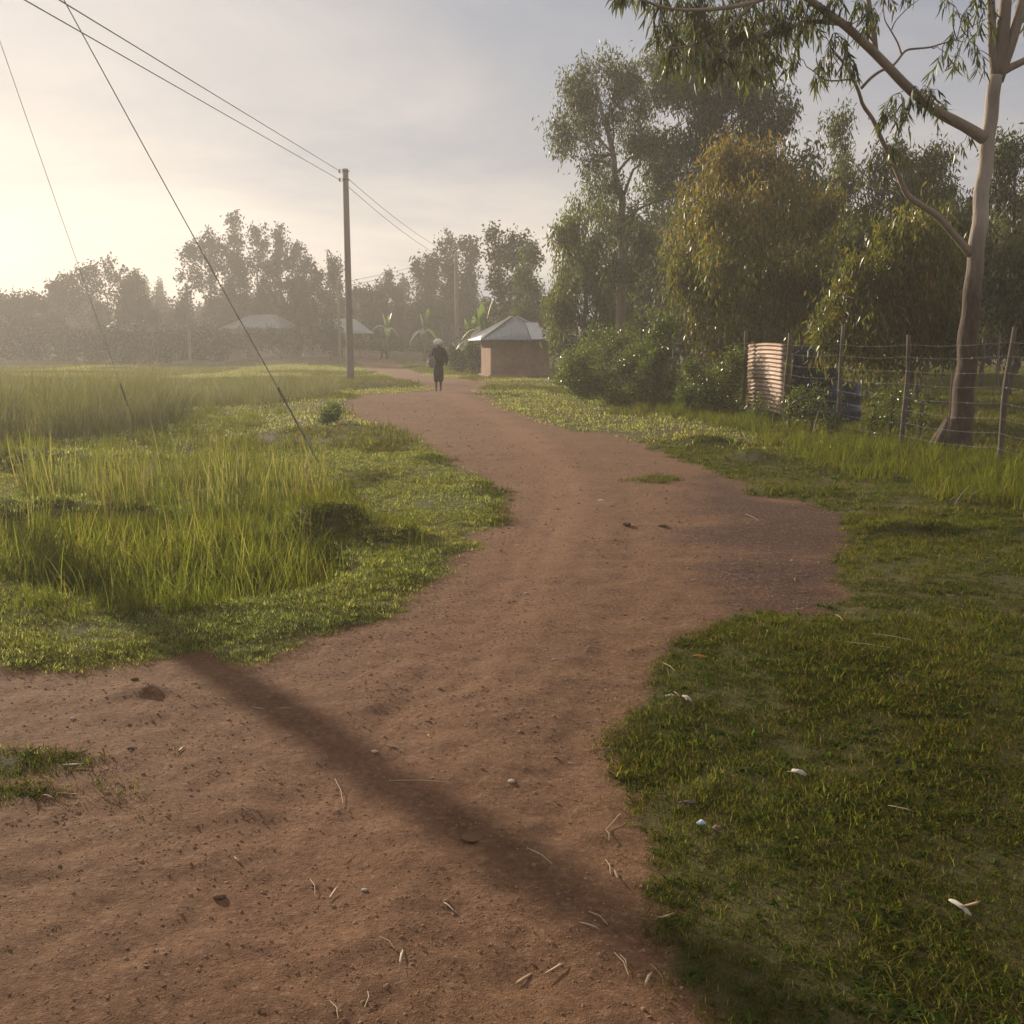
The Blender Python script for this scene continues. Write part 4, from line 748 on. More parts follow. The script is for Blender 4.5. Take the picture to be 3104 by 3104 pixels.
def corr_plane(name, a, b, t0, t1, parent, mat, pitch=.09, amp=.013):
    """corrugated roof plane: eave a-b, top edge t0-t1"""
    n = int(np.linalg.norm(b-a)/pitch*4); V = []; Fs = []; up = np.cross(b-a, (t0+t1)/2-(a+b)/2); up = up/np.linalg.norm(up)
    e = (b-a)/np.linalg.norm(b-a); L_ = np.linalg.norm(b-a); s0 = (t0-a)@e; s1 = (t1-a)@e; hv = (t0-a)-e*s0
    for i in range(n+1):
        s = L_*i/n; fmax = 1.0
        if s < s0: fmax = s/max(s0, 1e-6)
        elif s > s1: fmax = (L_-s)/max(L_-s1, 1e-6)
        w = amp*math.sin(s/pitch*2*math.pi)
        for f in (0, .33, .66, 1): V.append(a+e*s+hv*f*max(fmax, .002)+up*w)
    for i in range(n):
        for j in range(3): Fs.append((i*4+j, (i+1)*4+j, (i+1)*4+j+1, i*4+j+1))
    o = mesh(name, V, Fs, M[mat], True, None, parent); thick(o, .006); return o
rf = empty('roof'); rf.parent = hut
corr_plane('roof_plane', E[0], E[1], Rg[0], Rg[1], rf, 'roof'); corr_plane('roof_plane', E[1], E[2], Rg[1], Rg[1], rf, 'roof'); corr_plane('roof_plane', E[2], E[3], Rg[1], Rg[0], rf, 'roof'); corr_plane('roof_plane', E[3], E[0], Rg[0], Rg[0], rf, 'roof')
for a, b in ((E[0], Rg[0]), (E[1], Rg[1]), (E[2], Rg[1]), (E[3], Rg[0])):
    mb = MB(); mb.tube([a+[0, 0, .015], b+[0, 0, .03]], .035, 6); mb.build('hip_cap', M['roofpale'], rf)
mb = MB(); a = E[0]*.55+E[1]*.0; M_ = None
p0 = np.array((.35, -ew, ez)); t_ = np.array((.25, -.35, rz_-.22)); 
V = [(.42+dx, -ew-.01+f*(ew-.55), ez+.02+f*((rz_-ez)*(ew-.55)/ew)+.014+.012*math.sin((dx)/.09*6.283)) for f in (0, .5, 1) for dx in np.linspace(0, .62, 29)]
mesh('new_sheet', V, [(j*29+i, j*29+i+1, (j+1)*29+i+1, (j+1)*29+i) for j in range(2) for i in range(28)], M['roofpale'], True, None, rf)
for s in (-1, 1):
    for i in range(5):
        mb = MB(); mb.tube([(-1.5+i*.75, s*(ew-.03), ez-.03), (-1.5*.4+i*.3, s*.9, ez+.55)], .03, 6); mb.build('rafter', M['wood'], hut)
# ------------------------------------------------------------------ far houses
def house(label, Y, px, w, d, wall, rise, rz, roofmat):
    x = (px-CX)/F*Y; h = empty('farm_house', (x, Y, tz(x, Y)), rz); tag(h, label, 'house', 'far homesteads')
    mb = MB(); mb.box((0, 0, wall/2-.1), (w, d, wall+.2)); mb.build('wall', M['wallfar'], h)
    a = [np.array(v) for v in ((-w/2-.4, -d/2-.4, wall-.05), (w/2+.4, -d/2-.4, wall-.05), (w/2+.4, d/2+.4, wall-.05), (-w/2-.4, d/2+.4, wall-.05))]; r0_, r1_ = np.array((-w/2+1.2, 0, wall+rise)), np.array((w/2-1.2, 0, wall+rise))
    r_ = empty('roof'); r_.parent = h
    corr_plane('roof_plane', a[0], a[1], r0_, r1_, r_, roofmat, .3, .02); corr_plane('roof_plane', a[2], a[3], r1_, r0_, r_, roofmat, .3, .02); corr_plane('roof_plane', a[1], a[2], r1_, r1_, r_, roofmat, .3, .02); corr_plane('roof_plane', a[3], a[0], r0_, r0_, r_, roofmat, .3, .02)
    mb = MB(); mb.box((0, -d/2-.02, 1.0), (.95, .06, 2.0)); mb.build('door', M['wood'], h)
    for s in (-1, 1):
        mb = MB(); mb.box((s*w*.3, -d/2-.02, 1.5), (.9, .06, .9)); f = mb.build('window', M['wood'], h); mb = MB(); mb.box((s*w*.3, -d/2-.055, 1.5), (.75, .03, .75)); mb.build('pane', M['glass'], f)
house('far house with pale iron roof half hidden behind the broad tree', 92, 415, 4.2, 4, 2.2, 1.1, .5, 'roofpale')
house('far house with pale iron roof above the long clipped hedge', 88, 810, 4.6, 4.4, 2.4, 1.15, -.2, 'roof')
house('far house with grey iron roof behind the utility pole', 90, 1030, 5.5, 4.4, 2.0, 1.2, .15, 'roof')
# ------------------------------------------------------------------ poles and lines
def catenary(a, b, sag, n=28):
    t = np.linspace(0, 1, n)[:, None]; p = a*(1-t)+b*t; p[:, 2] -= (sag*4*t*(1-t))[:, 0]; return p
def pole(label, x, y, H, r0_, r1_, brackets, rz=0, lx=0, group='utility poles'):
    o = empty('utility_pole', (x, y, tz(x, y)), rz); tag(o, label, 'pole', group)
    t = np.linspace(0, 1, 14); mb = MB(); mb.tube(np.stack([lx*t, 0*t, -.3+(H+.3)*t], 1), r0_+(r1_-r0_)*t, 16); mb.build('shaft', M['pole'], o, True)
    for h in brackets:
        mb = MB(); mb.tube([(-r1_*1.2, 0, h), (r1_*1.6, 0, h)], .012, 6); mb.tube([(0, 0, h-.03), (0, 0, h+.03)], r1_*1.25, 16, False); br = mb.build('bracket', M['steel'], o)
        V, Fs = lathe([(0, -.06), (.045, -.06), (.05, -.03), (.03, 0), (.05, .03), (.045, .06), (0, .06)], 12); V = np.array(V)+[-r1_-.14, 0, h]; mesh('insulator', V, Fs, M['porcelain'], True, None, br)
        mb = MB(); mb.tube([(-r1_, 0, h+.07), (-r1_-.14, 0, h+.075), (-r1_-.14, 0, h-.075), (-r1_, 0, h-.07)], .009, 5); mb.build('clevis', M['steel'], br)
    return o
g2 = G(1063, 1150); top2 = P(1045, 512, g2[1]); H2 = top2[2]-tz(g2[0], g2[1])
b2h = [P(1045, 519, g2[1])[2]-g2[2], P(1045, 545, g2[1])[2]-g2[2]]
p2 = pole('tall weathered utility pole standing at the left road edge', g2[0], g2[1], H2, .17, .125, b2h)
p3x = (1387-CX)/F*80; top3 = P(1387, 768, 80); H3 = top3[2]-tz(p3x, 80)
pole('second utility pole standing in front of the trees near the hut', p3x, 80, H3, .17, .13, [H3-.25, H3-.8])
p4x = (1036-CX)/F*100; H4 = P(1036, 850, 76)[2]-tz((1036-CX)/F*76, 76)
pole('thin far pole showing just left of the tall utility pole', (1036-CX)/F*76, 76, H4, .10, .08, [H4-.2, H4-.6])
p5x = (587-CX)/F*100; H5 = P(587, 862, 70)[2]-tz((587-CX)/F*70, 70)
pole('hazy far pole in front of the big round tree', (587-CX)/F*70, 70, H5, .12, .09, [H5-.2])
pole('utility pole carrying the line on past the road fork', -13.6, 6.5, 10.2, .16, .12, [10.0, 9.45])
z1 = tz(-13.6, 6.5)
sp = np.array([-6.63, 11.53]); SPH = 9.3
pole('stayed utility pole on the left whose shadow falls across the road', sp[0], sp[1], SPH, .135, .105, [8.9], .6)
def wire(name, label, pts, r_, group, mat='line'):
    mb = MB(); mb.tube(pts, r_, 5); o = mb.build(name, M[mat]); tag(o, label, 'wire', group); return o
gl_ = 'overhead power lines'
for k in range(2):
    A1 = np.array([-13.6-.26, 6.5, z1+(10.0, 9.45)[k]]); e2 = P((1029, 1029)[k], (518, 545)[k], g2[1])
    B_ = P((180, 75)[k], 0, 17.0); dvec = B_-e2; A1 = e2+dvec*((6.5-e2[1])/dvec[1])
    wire('power_line', ('upper', 'lower')[k]+' power line running from the tall utility pole over the road fork', catenary(e2, A1, .0), .011, gl_)
    A3 = P((1055, 1056)[k], (541, 566)[k], g2[1]); B3 = P((1381, 1381)[k], (775, 800)[k], 80)
    wire('power_line', ('upper', 'lower')[k]+' power line from the tall utility pole to the second pole', catenary(A3, B3, .35), .012, gl_)
    wire('power_line', ('upper', 'lower')[k]+' power line from the second pole to the thin far pole', catenary(P(1381, (775, 790)[k], 80), P(1040, (856, 868)[k], 76), .1), .014, gl_)
stop = np.array([sp[0], sp[1], tz(*sp)+SPH-.15])
an1 = G(970, 1410); an2 = G(412, 1300)
st1 = empty('stay_wire', an1); tag(st1, 'thick stay wire with steel rod anchored in the grass beside the road', 'wire', 'stay wires of the pole')
dv = stop-an1; mb = MB(); mb.tube(catenary(dv*.11, dv, .06), .0065, 5); mb.build('strand', M['wire'], st1)
mb = MB(); mb.tube([dv*-.02, dv*.115], [.012, .012], 6); mb.build('anchor_rod', M['wire'], st1); mb = MB(); mb.tube([dv*.105, dv*.12], .017, 6); mb.build('turnbuckle', M['wire'], st1)
st2 = empty('stay_wire', an2); tag(st2, 'thinner stay wire running down into the field behind the reeds', 'wire', 'stay wires of the pole')
dv = stop-an2; mb = MB(); mb.tube(catenary(dv*.1, dv, .06), .0042, 5); mb.build('strand', M['wire'], st2); mb = MB(); mb.tube([dv*-.02, dv*.105], .015, 6); mb.build('anchor_rod', M['wire'], st2)
# ------------------------------------------------------------------ banana plants
def banana(label, px, pyb, Y, H, n, L, seed):
    r = np.random.default_rng(seed); x = (px-CX)/F*Y; b = empty('banana_plant', (x, Y, tz(x, Y))); tag(b, label, 'banana plant', 'banana plants by the road bend')
    mb = MB(); mb.tube([(0, 0, -.1), (.02, 0, H*.5), (.05, 0, H)], [.13, .10, .05], 9); mb.build('stem', M['post'], b, True)
    for i in range(n):
        a = 6.283*i/n+r.uniform(-.3, .3); up = r.uniform(.55, 1.0) if i % 3 else 1.25; o = np.array([math.cos(a), math.sin(a), 0]); s = np.array([-o[1], o[0], 0]); l = L*r.uniform(.8, 1.15)
        V = []; C = []; k = 8
        for j in range(k+1):
            t = j/k; c = np.array([0.04, 0, H])+o*l*t*(.75 if up < 1.2 else .25)+np.array([0, 0, l*(up*t-(1.1 if up < 1.2 else .35)*t*t)]); w = l*.13*math.sin(math.pi*min(1, .06+t*.96))**.7*(0 if t < .1 else 1)+.01
            V += [c-s*w-[0, 0, w*.35], c, c+s*w-[0, 0, w*.35]]; q = np.array((.09, .15, .025))*r.uniform(.8, 1.2); C += [q, q*.9+.03, q]
        Fs = [(j*3+e, j*3+e+1, j*3+e+4, j*3+e+3) for j in range(k) for e in (0, 1)]
        mesh('leaf', V, Fs, M['banana'], True, np.array(C), b)
banana('tallest banana plant with upright bright leaves behind the hut', 1465, 1010, 62, 2.1, 8, 2.1, 1)
banana('smaller banana plant left of the tallest one, near the second pole', 1425, 1010, 66, 1.6, 7, 1.7, 2)
banana('slim banana plant above the walking person', 1290, 1030, 78, 2.2, 7, 1.7, 3)
banana('short banana plant behind the stooping person', 1178, 1030, 84, 2.3, 7, 1.6, 4)
# ------------------------------------------------------------------ people
M['skin'] = simple('dark_skin', (.07, .04, .028), (.085, .05, .035), 4, .55, .05, .002, spec=.4)
M['jacket'] = simple('dark_shawl', (.035, .026, .026), (.055, .042, .042), 5, .9, .4, .01)
M['trouser'] = simple('dark_skirt', (.018, .018, .02), (.028, .027, .03), 5, .9, .4, .01)
M['scarf'] = simple('white_headscarf', (.78, .76, .72), (.86, .84, .80), 6, .85, .4, .01)
M['bag'] = simple('grey_bag', (.19, .18, .18), (.26, .25, .25), 6, .85, .4, .01)
M['yellow'] = simple('yellow_packet', (.75, .55, .10), (.82, .66, .18), 5, .5, .1, .003)
M['sole'] = simple('pale_sandal', (.42, .36, .30), (.52, .46, .40), 6, .8, .2, .003)
def skin(name, chains, mat, parent, sub=2, root=0):
    """chains: lists of (x, y, z, r); first point of a chain may be an index into earlier points"""
    V = []; E_ = []; rad_ = []
    for ch in chains:
        prev = None
        for q in ch:
            if isinstance(q, int): prev = q; continue
            V.append(q[:3]); rad_.append(q[3]); 
            if prev is not None: E_.append((prev, len(V)-1))
            prev = len(V)-1
    me = bpy.data.meshes.new(name); me.from_pydata(V, E_, []); o = bpy.data.objects.new(name, me); COL.objects.link(o)
    md = o.modifiers.new('skin', 'SKIN'); sv = me.skin_vertices[0].data
    for i, q in enumerate(rad_): sv[i].radius = (q, q) if not isinstance(q, tuple) else q; sv[i].use_root = (i == root)
    o.modifiers.new('sub', 'SUBSURF').levels = sub; o.modifiers['sub'].render_levels = sub
    dg_ = bpy.context.evaluated_depsgraph_get(); em = bpy.data.meshes.new_from_object(o.evaluated_get(dg_)); 
    em.name = name; old = o.data; o.modifiers.clear(); o.data = em; bpy.data.meshes.remove(old)
    em.materials.clear(); em.materials.append(mat); em.polygons.foreach_set('use_smooth', np.ones(len(em.polygons), bool)); o.parent = parent; return o
def hand(base, d, s, side):
    """five finger chains from a palm; d forward dir, s sideways"""
    base = np.array(base); d = np.array(d); s = np.array(s); out = []
    for k, (o, l) in enumerate(((-.03, .07), (-.01, .08), (.01, .075), (.03, .06))):
        p0 = base+d*.07+s*o; p1 = p0+d*l*.55; p2 = p1+d*l*.35+np.array([0, .02, 0]); out.append([(*p0, .010), (*p1, .009), (*p2, .007)])
    p0 = base+d*.03+s*.035*side; p1 = p0+d*.03+s*.03*side; p2 = p1+d*.03+s*.005*side; out.append([(*p0, .011), (*p1, .010), (*p2, .008)])
    return out
wg = G(1330, 1188); wom = empty('person', (wg[0], wg[1], tz(wg[0], wg[1]))); wom.scale = (1.03,)*3; tag(wom, 'person walking away up the road in dark clothes and a white headscarf', 'person')
body = [[(0, 0, .92, .13), (0, .01, 1.05, .115), (0, .02, 1.22, .125), (0, .03, 1.36, .105), (0, .035, 1.44, .05), (0, .05, 1.52, .075), (0, .055, 1.60, .085)],
        [0, (-.085, .0, .86, .085), (-.085, .05, .50, .058), (-.08, -.02, .12, .036), (-.08, -.06, .06, .036), (-.085, .09, .035, .028)],
        [0, (.085, .0, .86, .085), (.08, -.03, .52, .058), (.075, -.14, .16, .036), (.075, -.19, .09, .036), (.08, -.10, .03, .028)],
        [3, (-.18, .02, 1.36, .055), (-.26, -.03, 1.12, .043), (-.22, .12, .93, .034), (-.21, .19, .90, .03)],
        [3, (.18, .02, 1.36, .055), (.27, .0, 1.10, .043), (.25, .16, .90, .034), (.24, .22, .86, .03)]]
skin('body', body+hand((-.21, .19, .90), (0, .8, -.6), (1, 0, 0), 1)+hand((.24, .22, .86), (0, .8, -.6), (1, 0, 0), -1), M['skin'], wom)
def ell(name, c, r3, mat, parent, seed=0, wob=.06):
    k, n = 18, 12; V = []; r = np.random.default_rng(seed)
    for i in range(n+1):
        for j in range(k):
            th = math.pi*i/n; ph = 2*math.pi*j/k; w = 1+wob*math.sin(3*ph+th*2+seed)+wob*.5*math.sin(7*ph)
            V.append((c[0]+r3[0]*w*math.sin(th)*math.cos(ph), c[1]+r3[1]*w*math.sin(th)*math.sin(ph), c[2]+r3[2]*math.cos(th)))
    return mesh(name, V, [(i*k+j, (i+1)*k+j, (i+1)*k+(j+1) % k, i*k+(j+1) % k) for i in range(n) for j in range(k)], mat, True, None, parent)
skin('shawl', [[(0, 0, .86, .2), (0, .0, 1.0, .185), (0, .01, 1.18, .185), (0, .02, 1.34, .15), (0, .03, 1.43, .085)], [3, (-.17, .01, 1.36, .085), (-.27, -.03, 1.12, .075), (-.24, .10, .97, .05)], [3, (.17, .01, 1.36, .09), (.27, .0, 1.10, .075), (.25, .12, .92, .055)], [2, (.14, -.02, 1.0, .10), (.13, -.02, .84, .07)]], M['jacket'], wom)
skin('skirt', [[(0, 0, .95, .17), (0, 0, .80, .165)], [1, (-.075, .03, .55, .105), (-.075, .0, .30, .085)], [1, (.075, -.02, .55, .105), (.07, -.09, .30, .085)]], M['trouser'], wom)
sc_ = ell('headscarf', (0, .045, 1.60), (.15, .15, .125), M['scarf'], wom, 1, .04)
ell('knot', (0, -.10, 1.56), (.045, .035, .04), M['scarf'], sc_, 2)
ell('nose', (0, .14, 1.57), (.014, .02, .02), M['skin'], wom, 0, 0)
for s in (-1, 1): ell('ear', (s*.085, .05, 1.56), (.012, .022, .032), M['skin'], wom, 0, 0)
for s, y, z in ((-1, .02, .012), (1, -.17, .05)):
    mb = MB(); mb.box((s*.082, y, z), (.09, .24, .022)); o = mb.build('sandal', M['sole'], wom); o.modifiers.new('soft', 'BEVEL').width = .008
bg_ = empty('shoulder_bag', (wg[0]-.2, wg[1]-.16, tz(wg[0], wg[1])+.82)); tag(bg_, 'grey cloth bag hanging at the side of the walking person', 'bag')
ell('pouch', (0, 0, .17), (.13, .07, .19), M['bag'], bg_, 3); mb = MB(); mb.tube([(-.05, .0, .33), (-.02, .04, .50), (.03, .10, .60), (.06, .06, .5), (.05, 0, .33)], .014, 6); mb.build('strap', M['bag'], bg_, True)
yp = ell('yellow_packet', (0, 0, 0), (.035, .03, .10), M['yellow'], None, 4); yp.location = (wg[0]-.325, wg[1]-.13, tz(wg[0], wg[1])+.99); yp.rotation_euler = (0, .35, 0); tag(yp, 'small yellow packet tucked beside the grey cloth bag', 'packet')
sg = G(1168, 1096); st_ = empty('person', (sg[0], sg[1], tz(sg[0], sg[1])), R(15)); tag(st_, 'person in dark clothes stooping forward with legs apart at the road bend', 'person')
sb = [[(0, 0, .90, .14), (0, .16, 1.05, .13), (0, .38, 1.10, .14), (0, .52, 1.04, .11), (0, .60, .96, .05), (0, .68, .90, .075), (0, .73, .83, .085)],
      [0, (-.10, 0, .84, .09), (-.25, .06, .47, .06), (-.38, -.02, .13, .038), (-.40, -.06, .07, .036), (-.42, .08, .035, .03)],
      [0, (.10, 0, .84, .09), (.10, .06, .48, .06), (.09, -.08, .13, .038), (.09, -.12, .07, .036), (.09, .02, .035, .03)],
      [3, (-.19, .5, 1.02, .055), (-.26, .55, .76, .042), (-.22, .62, .52, .034)], [3, (.19, .5, 1.02, .055), (.24, .55, .76, .042), (.20, .62, .52, .034)]]
skin('body', sb+hand((-.22, .62, .52), (0, .2, -1), (1, 0, 0), 1)+hand((.20, .62, .52), (0, .2, -1), (1, 0, 0), -1), M['skin'], st_)
skin('jacket', [[(0, -.03, .86, .17), (0, .15, 1.05, .165), (0, .38, 1.11, .165), (0, .52, 1.05, .12)], [3, (-.19, .5, 1.02, .075), (-.26, .55, .76, .06)], [3, (.19, .5, 1.02, .075), (.24, .55, .76, .06)]], M['jacket'], st_)
skin('trousers', [[(0, 0, .93, .16), (0, 0, .84, .15)], [1, (-.12, .01, .78, .11), (-.25, .06, .47, .085), (-.36, -.01, .17, .065)], [1, (.11, .01, .78, .11), (.10, .06, .48, .085), (.09, -.07, .17, .065)]], M['trouser'], st_)
for x_, y_, z_, a_ in ((-.41, .0, .03, .5), (.09, -.06, .03, 0)):
    mb = MB(); mb.box((0, 0, 0), (.10, .26, .05)); o = mb.build('shoe', M['sole'], st_); o.location = (x_, y_, z_); o.rotation_euler = (0, 0, a_); o.modifiers.new('soft', 'BEVEL').width = .015
# ------------------------------------------------------------------ litter on the ground
M['deadleaf'] = leafmat('dead_leaf', .2, .6, .05, .1)
DL = []
for i in range(8):
    V, Fs, C = leaves_geo(np.zeros((1, 3)), np.array([[1., 0, 0]]), .12, .02, np.array([[(.40, .32, .22), (.34, .25, .16), (.48, .42, .34), (.30, .20, .12)][i % 4]]), .5, True, np.random.default_rng(400+i)); V = np.asarray(V)
    V = V-[.06, 0, 0]; V[:, 2] = np.abs(V[:, 2])*.35+.004
    if V[:, 1].max()-V[:, 1].min() < .012: V[:, 1] = V[:, 1]*1.0+(np.arange(len(V)) % 2)*.016
    o = mesh('fallen_leaf', V, Fs, M['deadleaf'], False, C, link=False); thick(o, .0012); DL.append(o)
def on(px, py): g = G(px, py); return g
LV = [(690, 2125, 1), (780, 2150, 1), (868, 2150, 1.2), (870, 2190, 1.4), (550, 2275, 1.2), (230, 2325, 1.3), (150, 2420, 1.4), (210, 2410, 1.3), (640, 2340, .8), (1875, 2585, .0), (2020, 2790, 1.3), (1960, 2640, 0), (1745, 2320, .9), (1840, 2095, .8), (1880, 1550, 1), (1980, 1545, .9), (1565, 1655, 1.3), (1790, 1950, 1), (1300, 2235, .7), (1680, 2945, 1.3), (1960, 2975, 1.2), (1215, 2915, 1.2), (1370, 2755, 1.1), (1590, 2970, 1.1), (1870, 2660, 1.3), (1010, 2715, 1.0), (1790, 2810, 1.0), (2080, 2140, 1.0), (1060, 2600, .8), (720, 2610, .8), (1820, 1700, 1.0), (2100, 1760, 1.2), (2250, 1700, 1.2), (2410, 1760, 1.1), (2430, 1850, 1.1), (2560, 1530, 1.2), (2120, 1640, 1.0), (1270, 1292, 1.6), (1920, 1470, 1.2), (1650, 1590, 1.4), (2000, 2950, .9), (2940, 2780, 1.2), (2420, 2370, 1.0), (2060, 2130, 1.2), (2730, 2480, 1), (2880, 1820, 1.2)]
r9 = np.random.default_rng(9)
for px, py, s in LV:
    if s <= 0: continue
    g = on(px, py); o = DL[r9.integers(8)].copy(); COL.objects.link(o); grassy = edge(np.array([g[0]]), np.array([g[1]]))[0] > 0
    o.location = (g[0], g[1], g[2]+(.03 if grassy else .002)); o.rotation_euler = (0, 0, r9.uniform(0, 6.28)); o.scale = (s*r9.uniform(.4, .75), s*r9.uniform(.35, .65), s*r9.uniform(.5, 1.2))
    tag(o, 'curled dry sickle shaped leaf lying on the short grass' if grassy else 'curled dry sickle shaped leaf lying on the bare dirt road', 'leaf', 'dry leaves on the grass' if grassy else 'dry leaves on the road')
M['straw'] = simple('dry_straw', (.42, .33, .20), (.52, .43, .28), 20, .8, .1, .001)
STK = [((1597, 2575), (1675, 2625)), ((1785, 2768), (1842, 2808)), ((1862, 2893), (1905, 2962)), ((1880, 2900), (1900, 2945)), ((1836, 2520), (1846, 2552)), ((1880, 2470), (1836, 2520)), ((1000, 3040), (1025, 3095)), ((1105, 3060), (1115, 3010)), ((1150, 2845), (1195, 2880)), ((1015, 2365), (1040, 2440)), ((2010, 2030), (2045, 2055)), ((1255, 1980), (1300, 1982)), ((1170, 2260), (1220, 2280)), ((1180, 2370), (1360, 2375)), ((2560, 1965), (2700, 1985)), ((2760, 1960), (2640, 1940)), ((1850, 2655), (1835, 2610)), ((940, 2670), (955, 2720)), ((2530, 1880), (2555, 1900)), ((2260, 1560), (2300, 1580))]
for a, b in STK:
    ga, gb = on(*a), on(*b); d = gb-ga; mb = MB(); mb.tube([[0, 0, .006], d*.5+[.006, .004, .009], d+[0, 0, .006]], [.0014, .0016, .001], 5); o = mb.build('straw_stalk', M['straw']); o.location = ga
    grassy = edge(np.array([ga[0]]), np.array([ga[1]]))[0] > 0; o.location.z += .03 if grassy else 0
    tag(o, 'thin dry stalk lying over the short grass' if grassy else 'thin dry stalk lying on the bare dirt road', 'stalk', 'dry stalks on the grass' if grassy else 'dry stalks on the road')
M['paper'] = simple('white_scrap', (.42, .39, .34), (.62, .58, .52), 12, .8, .4, .004)
M['bluepaper'] = simple('pale_blue_scrap', (.42, .50, .60), (.55, .62, .70), 12, .8, .3, .004)
M['orange'] = simple('orange_leaf_scrap', (.50, .22, .03), (.60, .30, .04), 12, .7, .3, .004)
def scrap(name, label, cat, px, py, l, w, mat, rz, hgt=.02):
    n, m_ = 7, 4; V = []; r = np.random.default_rng(int(px))
    for j in range(m_):
        for i in range(n):
            u = i/(n-1)-.5; v = j/(m_-1)-.5; e = math.sqrt(max(0, 1-(2*u)**2*.8)); V.append((l*u, w*v*e, hgt*(.4+.6*math.cos(u*3)*math.cos(v*2.5))+r.normal(0, .0025)))
    Fs = [(j*n+i, j*n+i+1, (j+1)*n+i+1, (j+1)*n+i) for j in range(m_-1) for i in range(n-1)]
    o = mesh(name, V, Fs, mat, True); thick(o, .003); g = on(px, py); o.location = (g[0], g[1], g[2]+.025); o.rotation_euler = (.1, .1, rz); tag(o, label, cat); return o
scrap('dry_husk', 'pale whitish husk lying on the grass beside a small dead weed', 'husk', 2420, 2368, .055, .028, M['paper'], -.5, .022)
scrap('bark_strip', 'long pale bark strip lying deep in the dark grass', 'bark', 2908, 2780, .075, .017, M['paper'], -1.1, .018)
scrap('white_scrap', 'small white scrap on the grass by a bent dry leaf', 'litter', 2030, 2128, .045, .014, M['paper'], .4, .012)
scrap('bent_dry_leaf', 'bent pale dry leaf on the grass right of the small white scrap', 'leaf', 2082, 2138, .06, .018, M['paper'], -1.0, .02)
scrap('plastic_scrap', 'pale blue plastic scrap pressed into the grass', 'litter', 2125, 2518, .032, .02, M['bluepaper'], .2, .01)
scrap('brown_leaf', 'broad brown dead leaf beside the pale blue plastic scrap', 'leaf', 2170, 2535, .05, .022, M['wood'], .8, .012)
scrap('orange_scrap', 'bright orange scrap at the edge where grass meets dirt', 'litter', 2122, 2006, .07, .018, M['orange'], 0, .012)
scrap('rust_brown_leaf', 'rust brown leaf sunk in the grass above the pale blue scrap', 'leaf', 2085, 2455, .07, .02, M['orange'], .2, .012).data.materials[0] = M['steel']
scrap('pale_scrap', 'pale torn scrap on the road left of two dark clods', 'litter', 1825, 1530, .10, .04, M['paper'], .4, .03)
# pale dead reeds leaning out of the grass
M['deadreed'] = simple('dead_reed', (.50, .42, .28), (.62, .54, .38), 12, .7, .1, .001)
for i, (a, b, Y, lb) in enumerate([((2815, 1540), (2880, 1440), 10.2, 0), ((2870, 1565), (2940, 1470), 9.8, 0), ((2850, 1550), (2900, 1500), 10.0, 0), ((2930, 1520), (2975, 1480), 10.1, 0), ((2420, 1335), (2432, 1303), 16.9, 1), ((2460, 1325), (2482, 1243), 16.7, 1), ((168, 1440), (252, 1400), 11.6, 2), ((425, 1420), (490, 1365), 11.6, 2), ((705, 1395), (730, 1372), 11.4, 2), ((925, 1395), (945, 1360), 11.6, 2), ((530, 1775), (570, 1772), 6.7, 2), ((455, 1385), (462, 1370), 11.6, 2)]):
    p0, p1 = P(a[0], a[1], Y), P(b[0], b[1], Y+.1); p0[2] = min(p0[2], tz(p0[0], Y)+.25); d = p1-p0; L_ = np.linalg.norm(d); s_ = unit(np.cross(d, [0, 1, 0]))*.011
    V = []
    for k in range(5): q = d*k/4+np.array([0, 0, .06*L_*math.sin(k/4*3.14)]); w = s_*(1-.2*k) if k < 5 else 0; V += [q-w, q+w*.2+[0, .004, 0], q+w]
    o = mesh('dead_reed', V, [(k*3+e, k*3+e+1, k*3+e+4, k*3+e+3) for k in range(4) for e in (0, 1)], M['deadreed'], True); thick(o, .002); o.location = p0
    tag(o, ['pale dead reed leaning out of the verge grass', 'pale dead stalk standing at the foot of the fence', 'pale bent dead reed among the green reeds of the field'][lb], 'reed', ['dead reeds on the verge', 'dead stalks by the fence', 'dead reeds in the field'][lb])
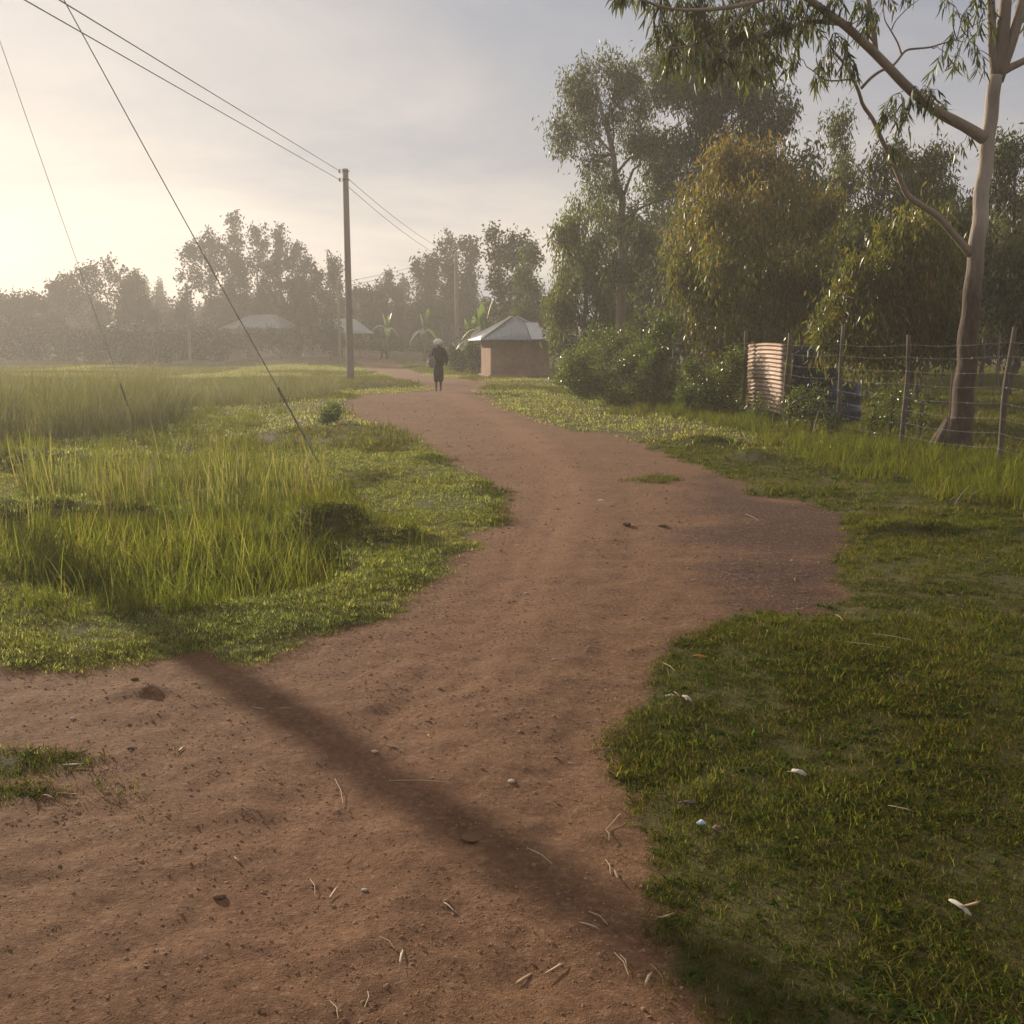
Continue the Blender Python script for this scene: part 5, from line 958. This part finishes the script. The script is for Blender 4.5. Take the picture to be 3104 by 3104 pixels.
# stones and clods that can be told apart
for i, (px, py, s, mt, lb) in enumerate([(1435, 2545, .055, 'clod', 'flat grey brown slab lying in the pole shadow'), (1105, 2700, .014, 'stone', 'small pale rounded stone on the foreground dirt'), (665, 2720, .03, 'clod', 'dark reddish clod on the foreground dirt'), (395, 2268, .02, 'clod', 'dark clod near the strip of grass on the dirt'), (1595, 1800, .018, 'stone', 'small pale stone in the middle of the track'), (1410, 1715, .02, 'stone', 'pale stone where the road bends'), (1550, 2370, .02, 'stone', 'pale pebble left of the lawn edge'), (1680, 2000, .018, 'stone', 'whitish pebble between the track and the lawn'), (410, 2060, .03, 'clod', 'clod at the turf edge on the left'), (1135, 2280, .02, 'stone', 'pale flake on the dirt above the pole shadow'), (1900, 1592, .06, 'clod', 'rounded dark clod right of the track, left one of two'), (2008, 1597, .06, 'clod', 'rounded dark clod right of the track, right one of two'), (220, 2180, .02, 'stone', 'pale stone on the left arm of the dirt'), (2400, 1700, .018, 'stone', 'whitish pebble on the dark damp soil'), (2460, 1870, .016, 'stone', 'whitish pebble where damp soil meets the lawn'), (1045, 1000, 0, 'stone', '')]):
    if s <= 0: continue
    V, Fs = rock(500+i, None); V = V*s*np.array([1, 1, .3 if i == 0 else .8]); o = mesh('stone' if mt == 'stone' else 'soil_clod', V, Fs, M[mt]); g = on(px, py); o.location = (g[0], g[1], g[2]+s*.15); tag(o, lb, 'stone' if mt == 'stone' else 'clod')
    md = o.modifiers.new('soft', 'SUBSURF'); md.levels = 1; md.render_levels = 1
# ------------------------------------------------------------------ haze
hz = MB(); hz.box((0, 70, 7.25), (260, 220, 18.5)); ho = hz.build('haze', None); tag(ho, 'thin sunlit morning haze over the whole place', 'haze', kind='stuff')
hm, ht = newmat('haze_air'); hx = T(ht)
pv = hx.n('ShaderNodeVolumePrincipled', {'Color': (.93, .90, .86, 1), 'Density': HAZE_DENSITY, 'Anisotropy': HAZE_G})
ht.links.new(pv.outputs[0], hx.n('ShaderNodeOutputMaterial').inputs['Volume']); ho.data.materials.append(hm)
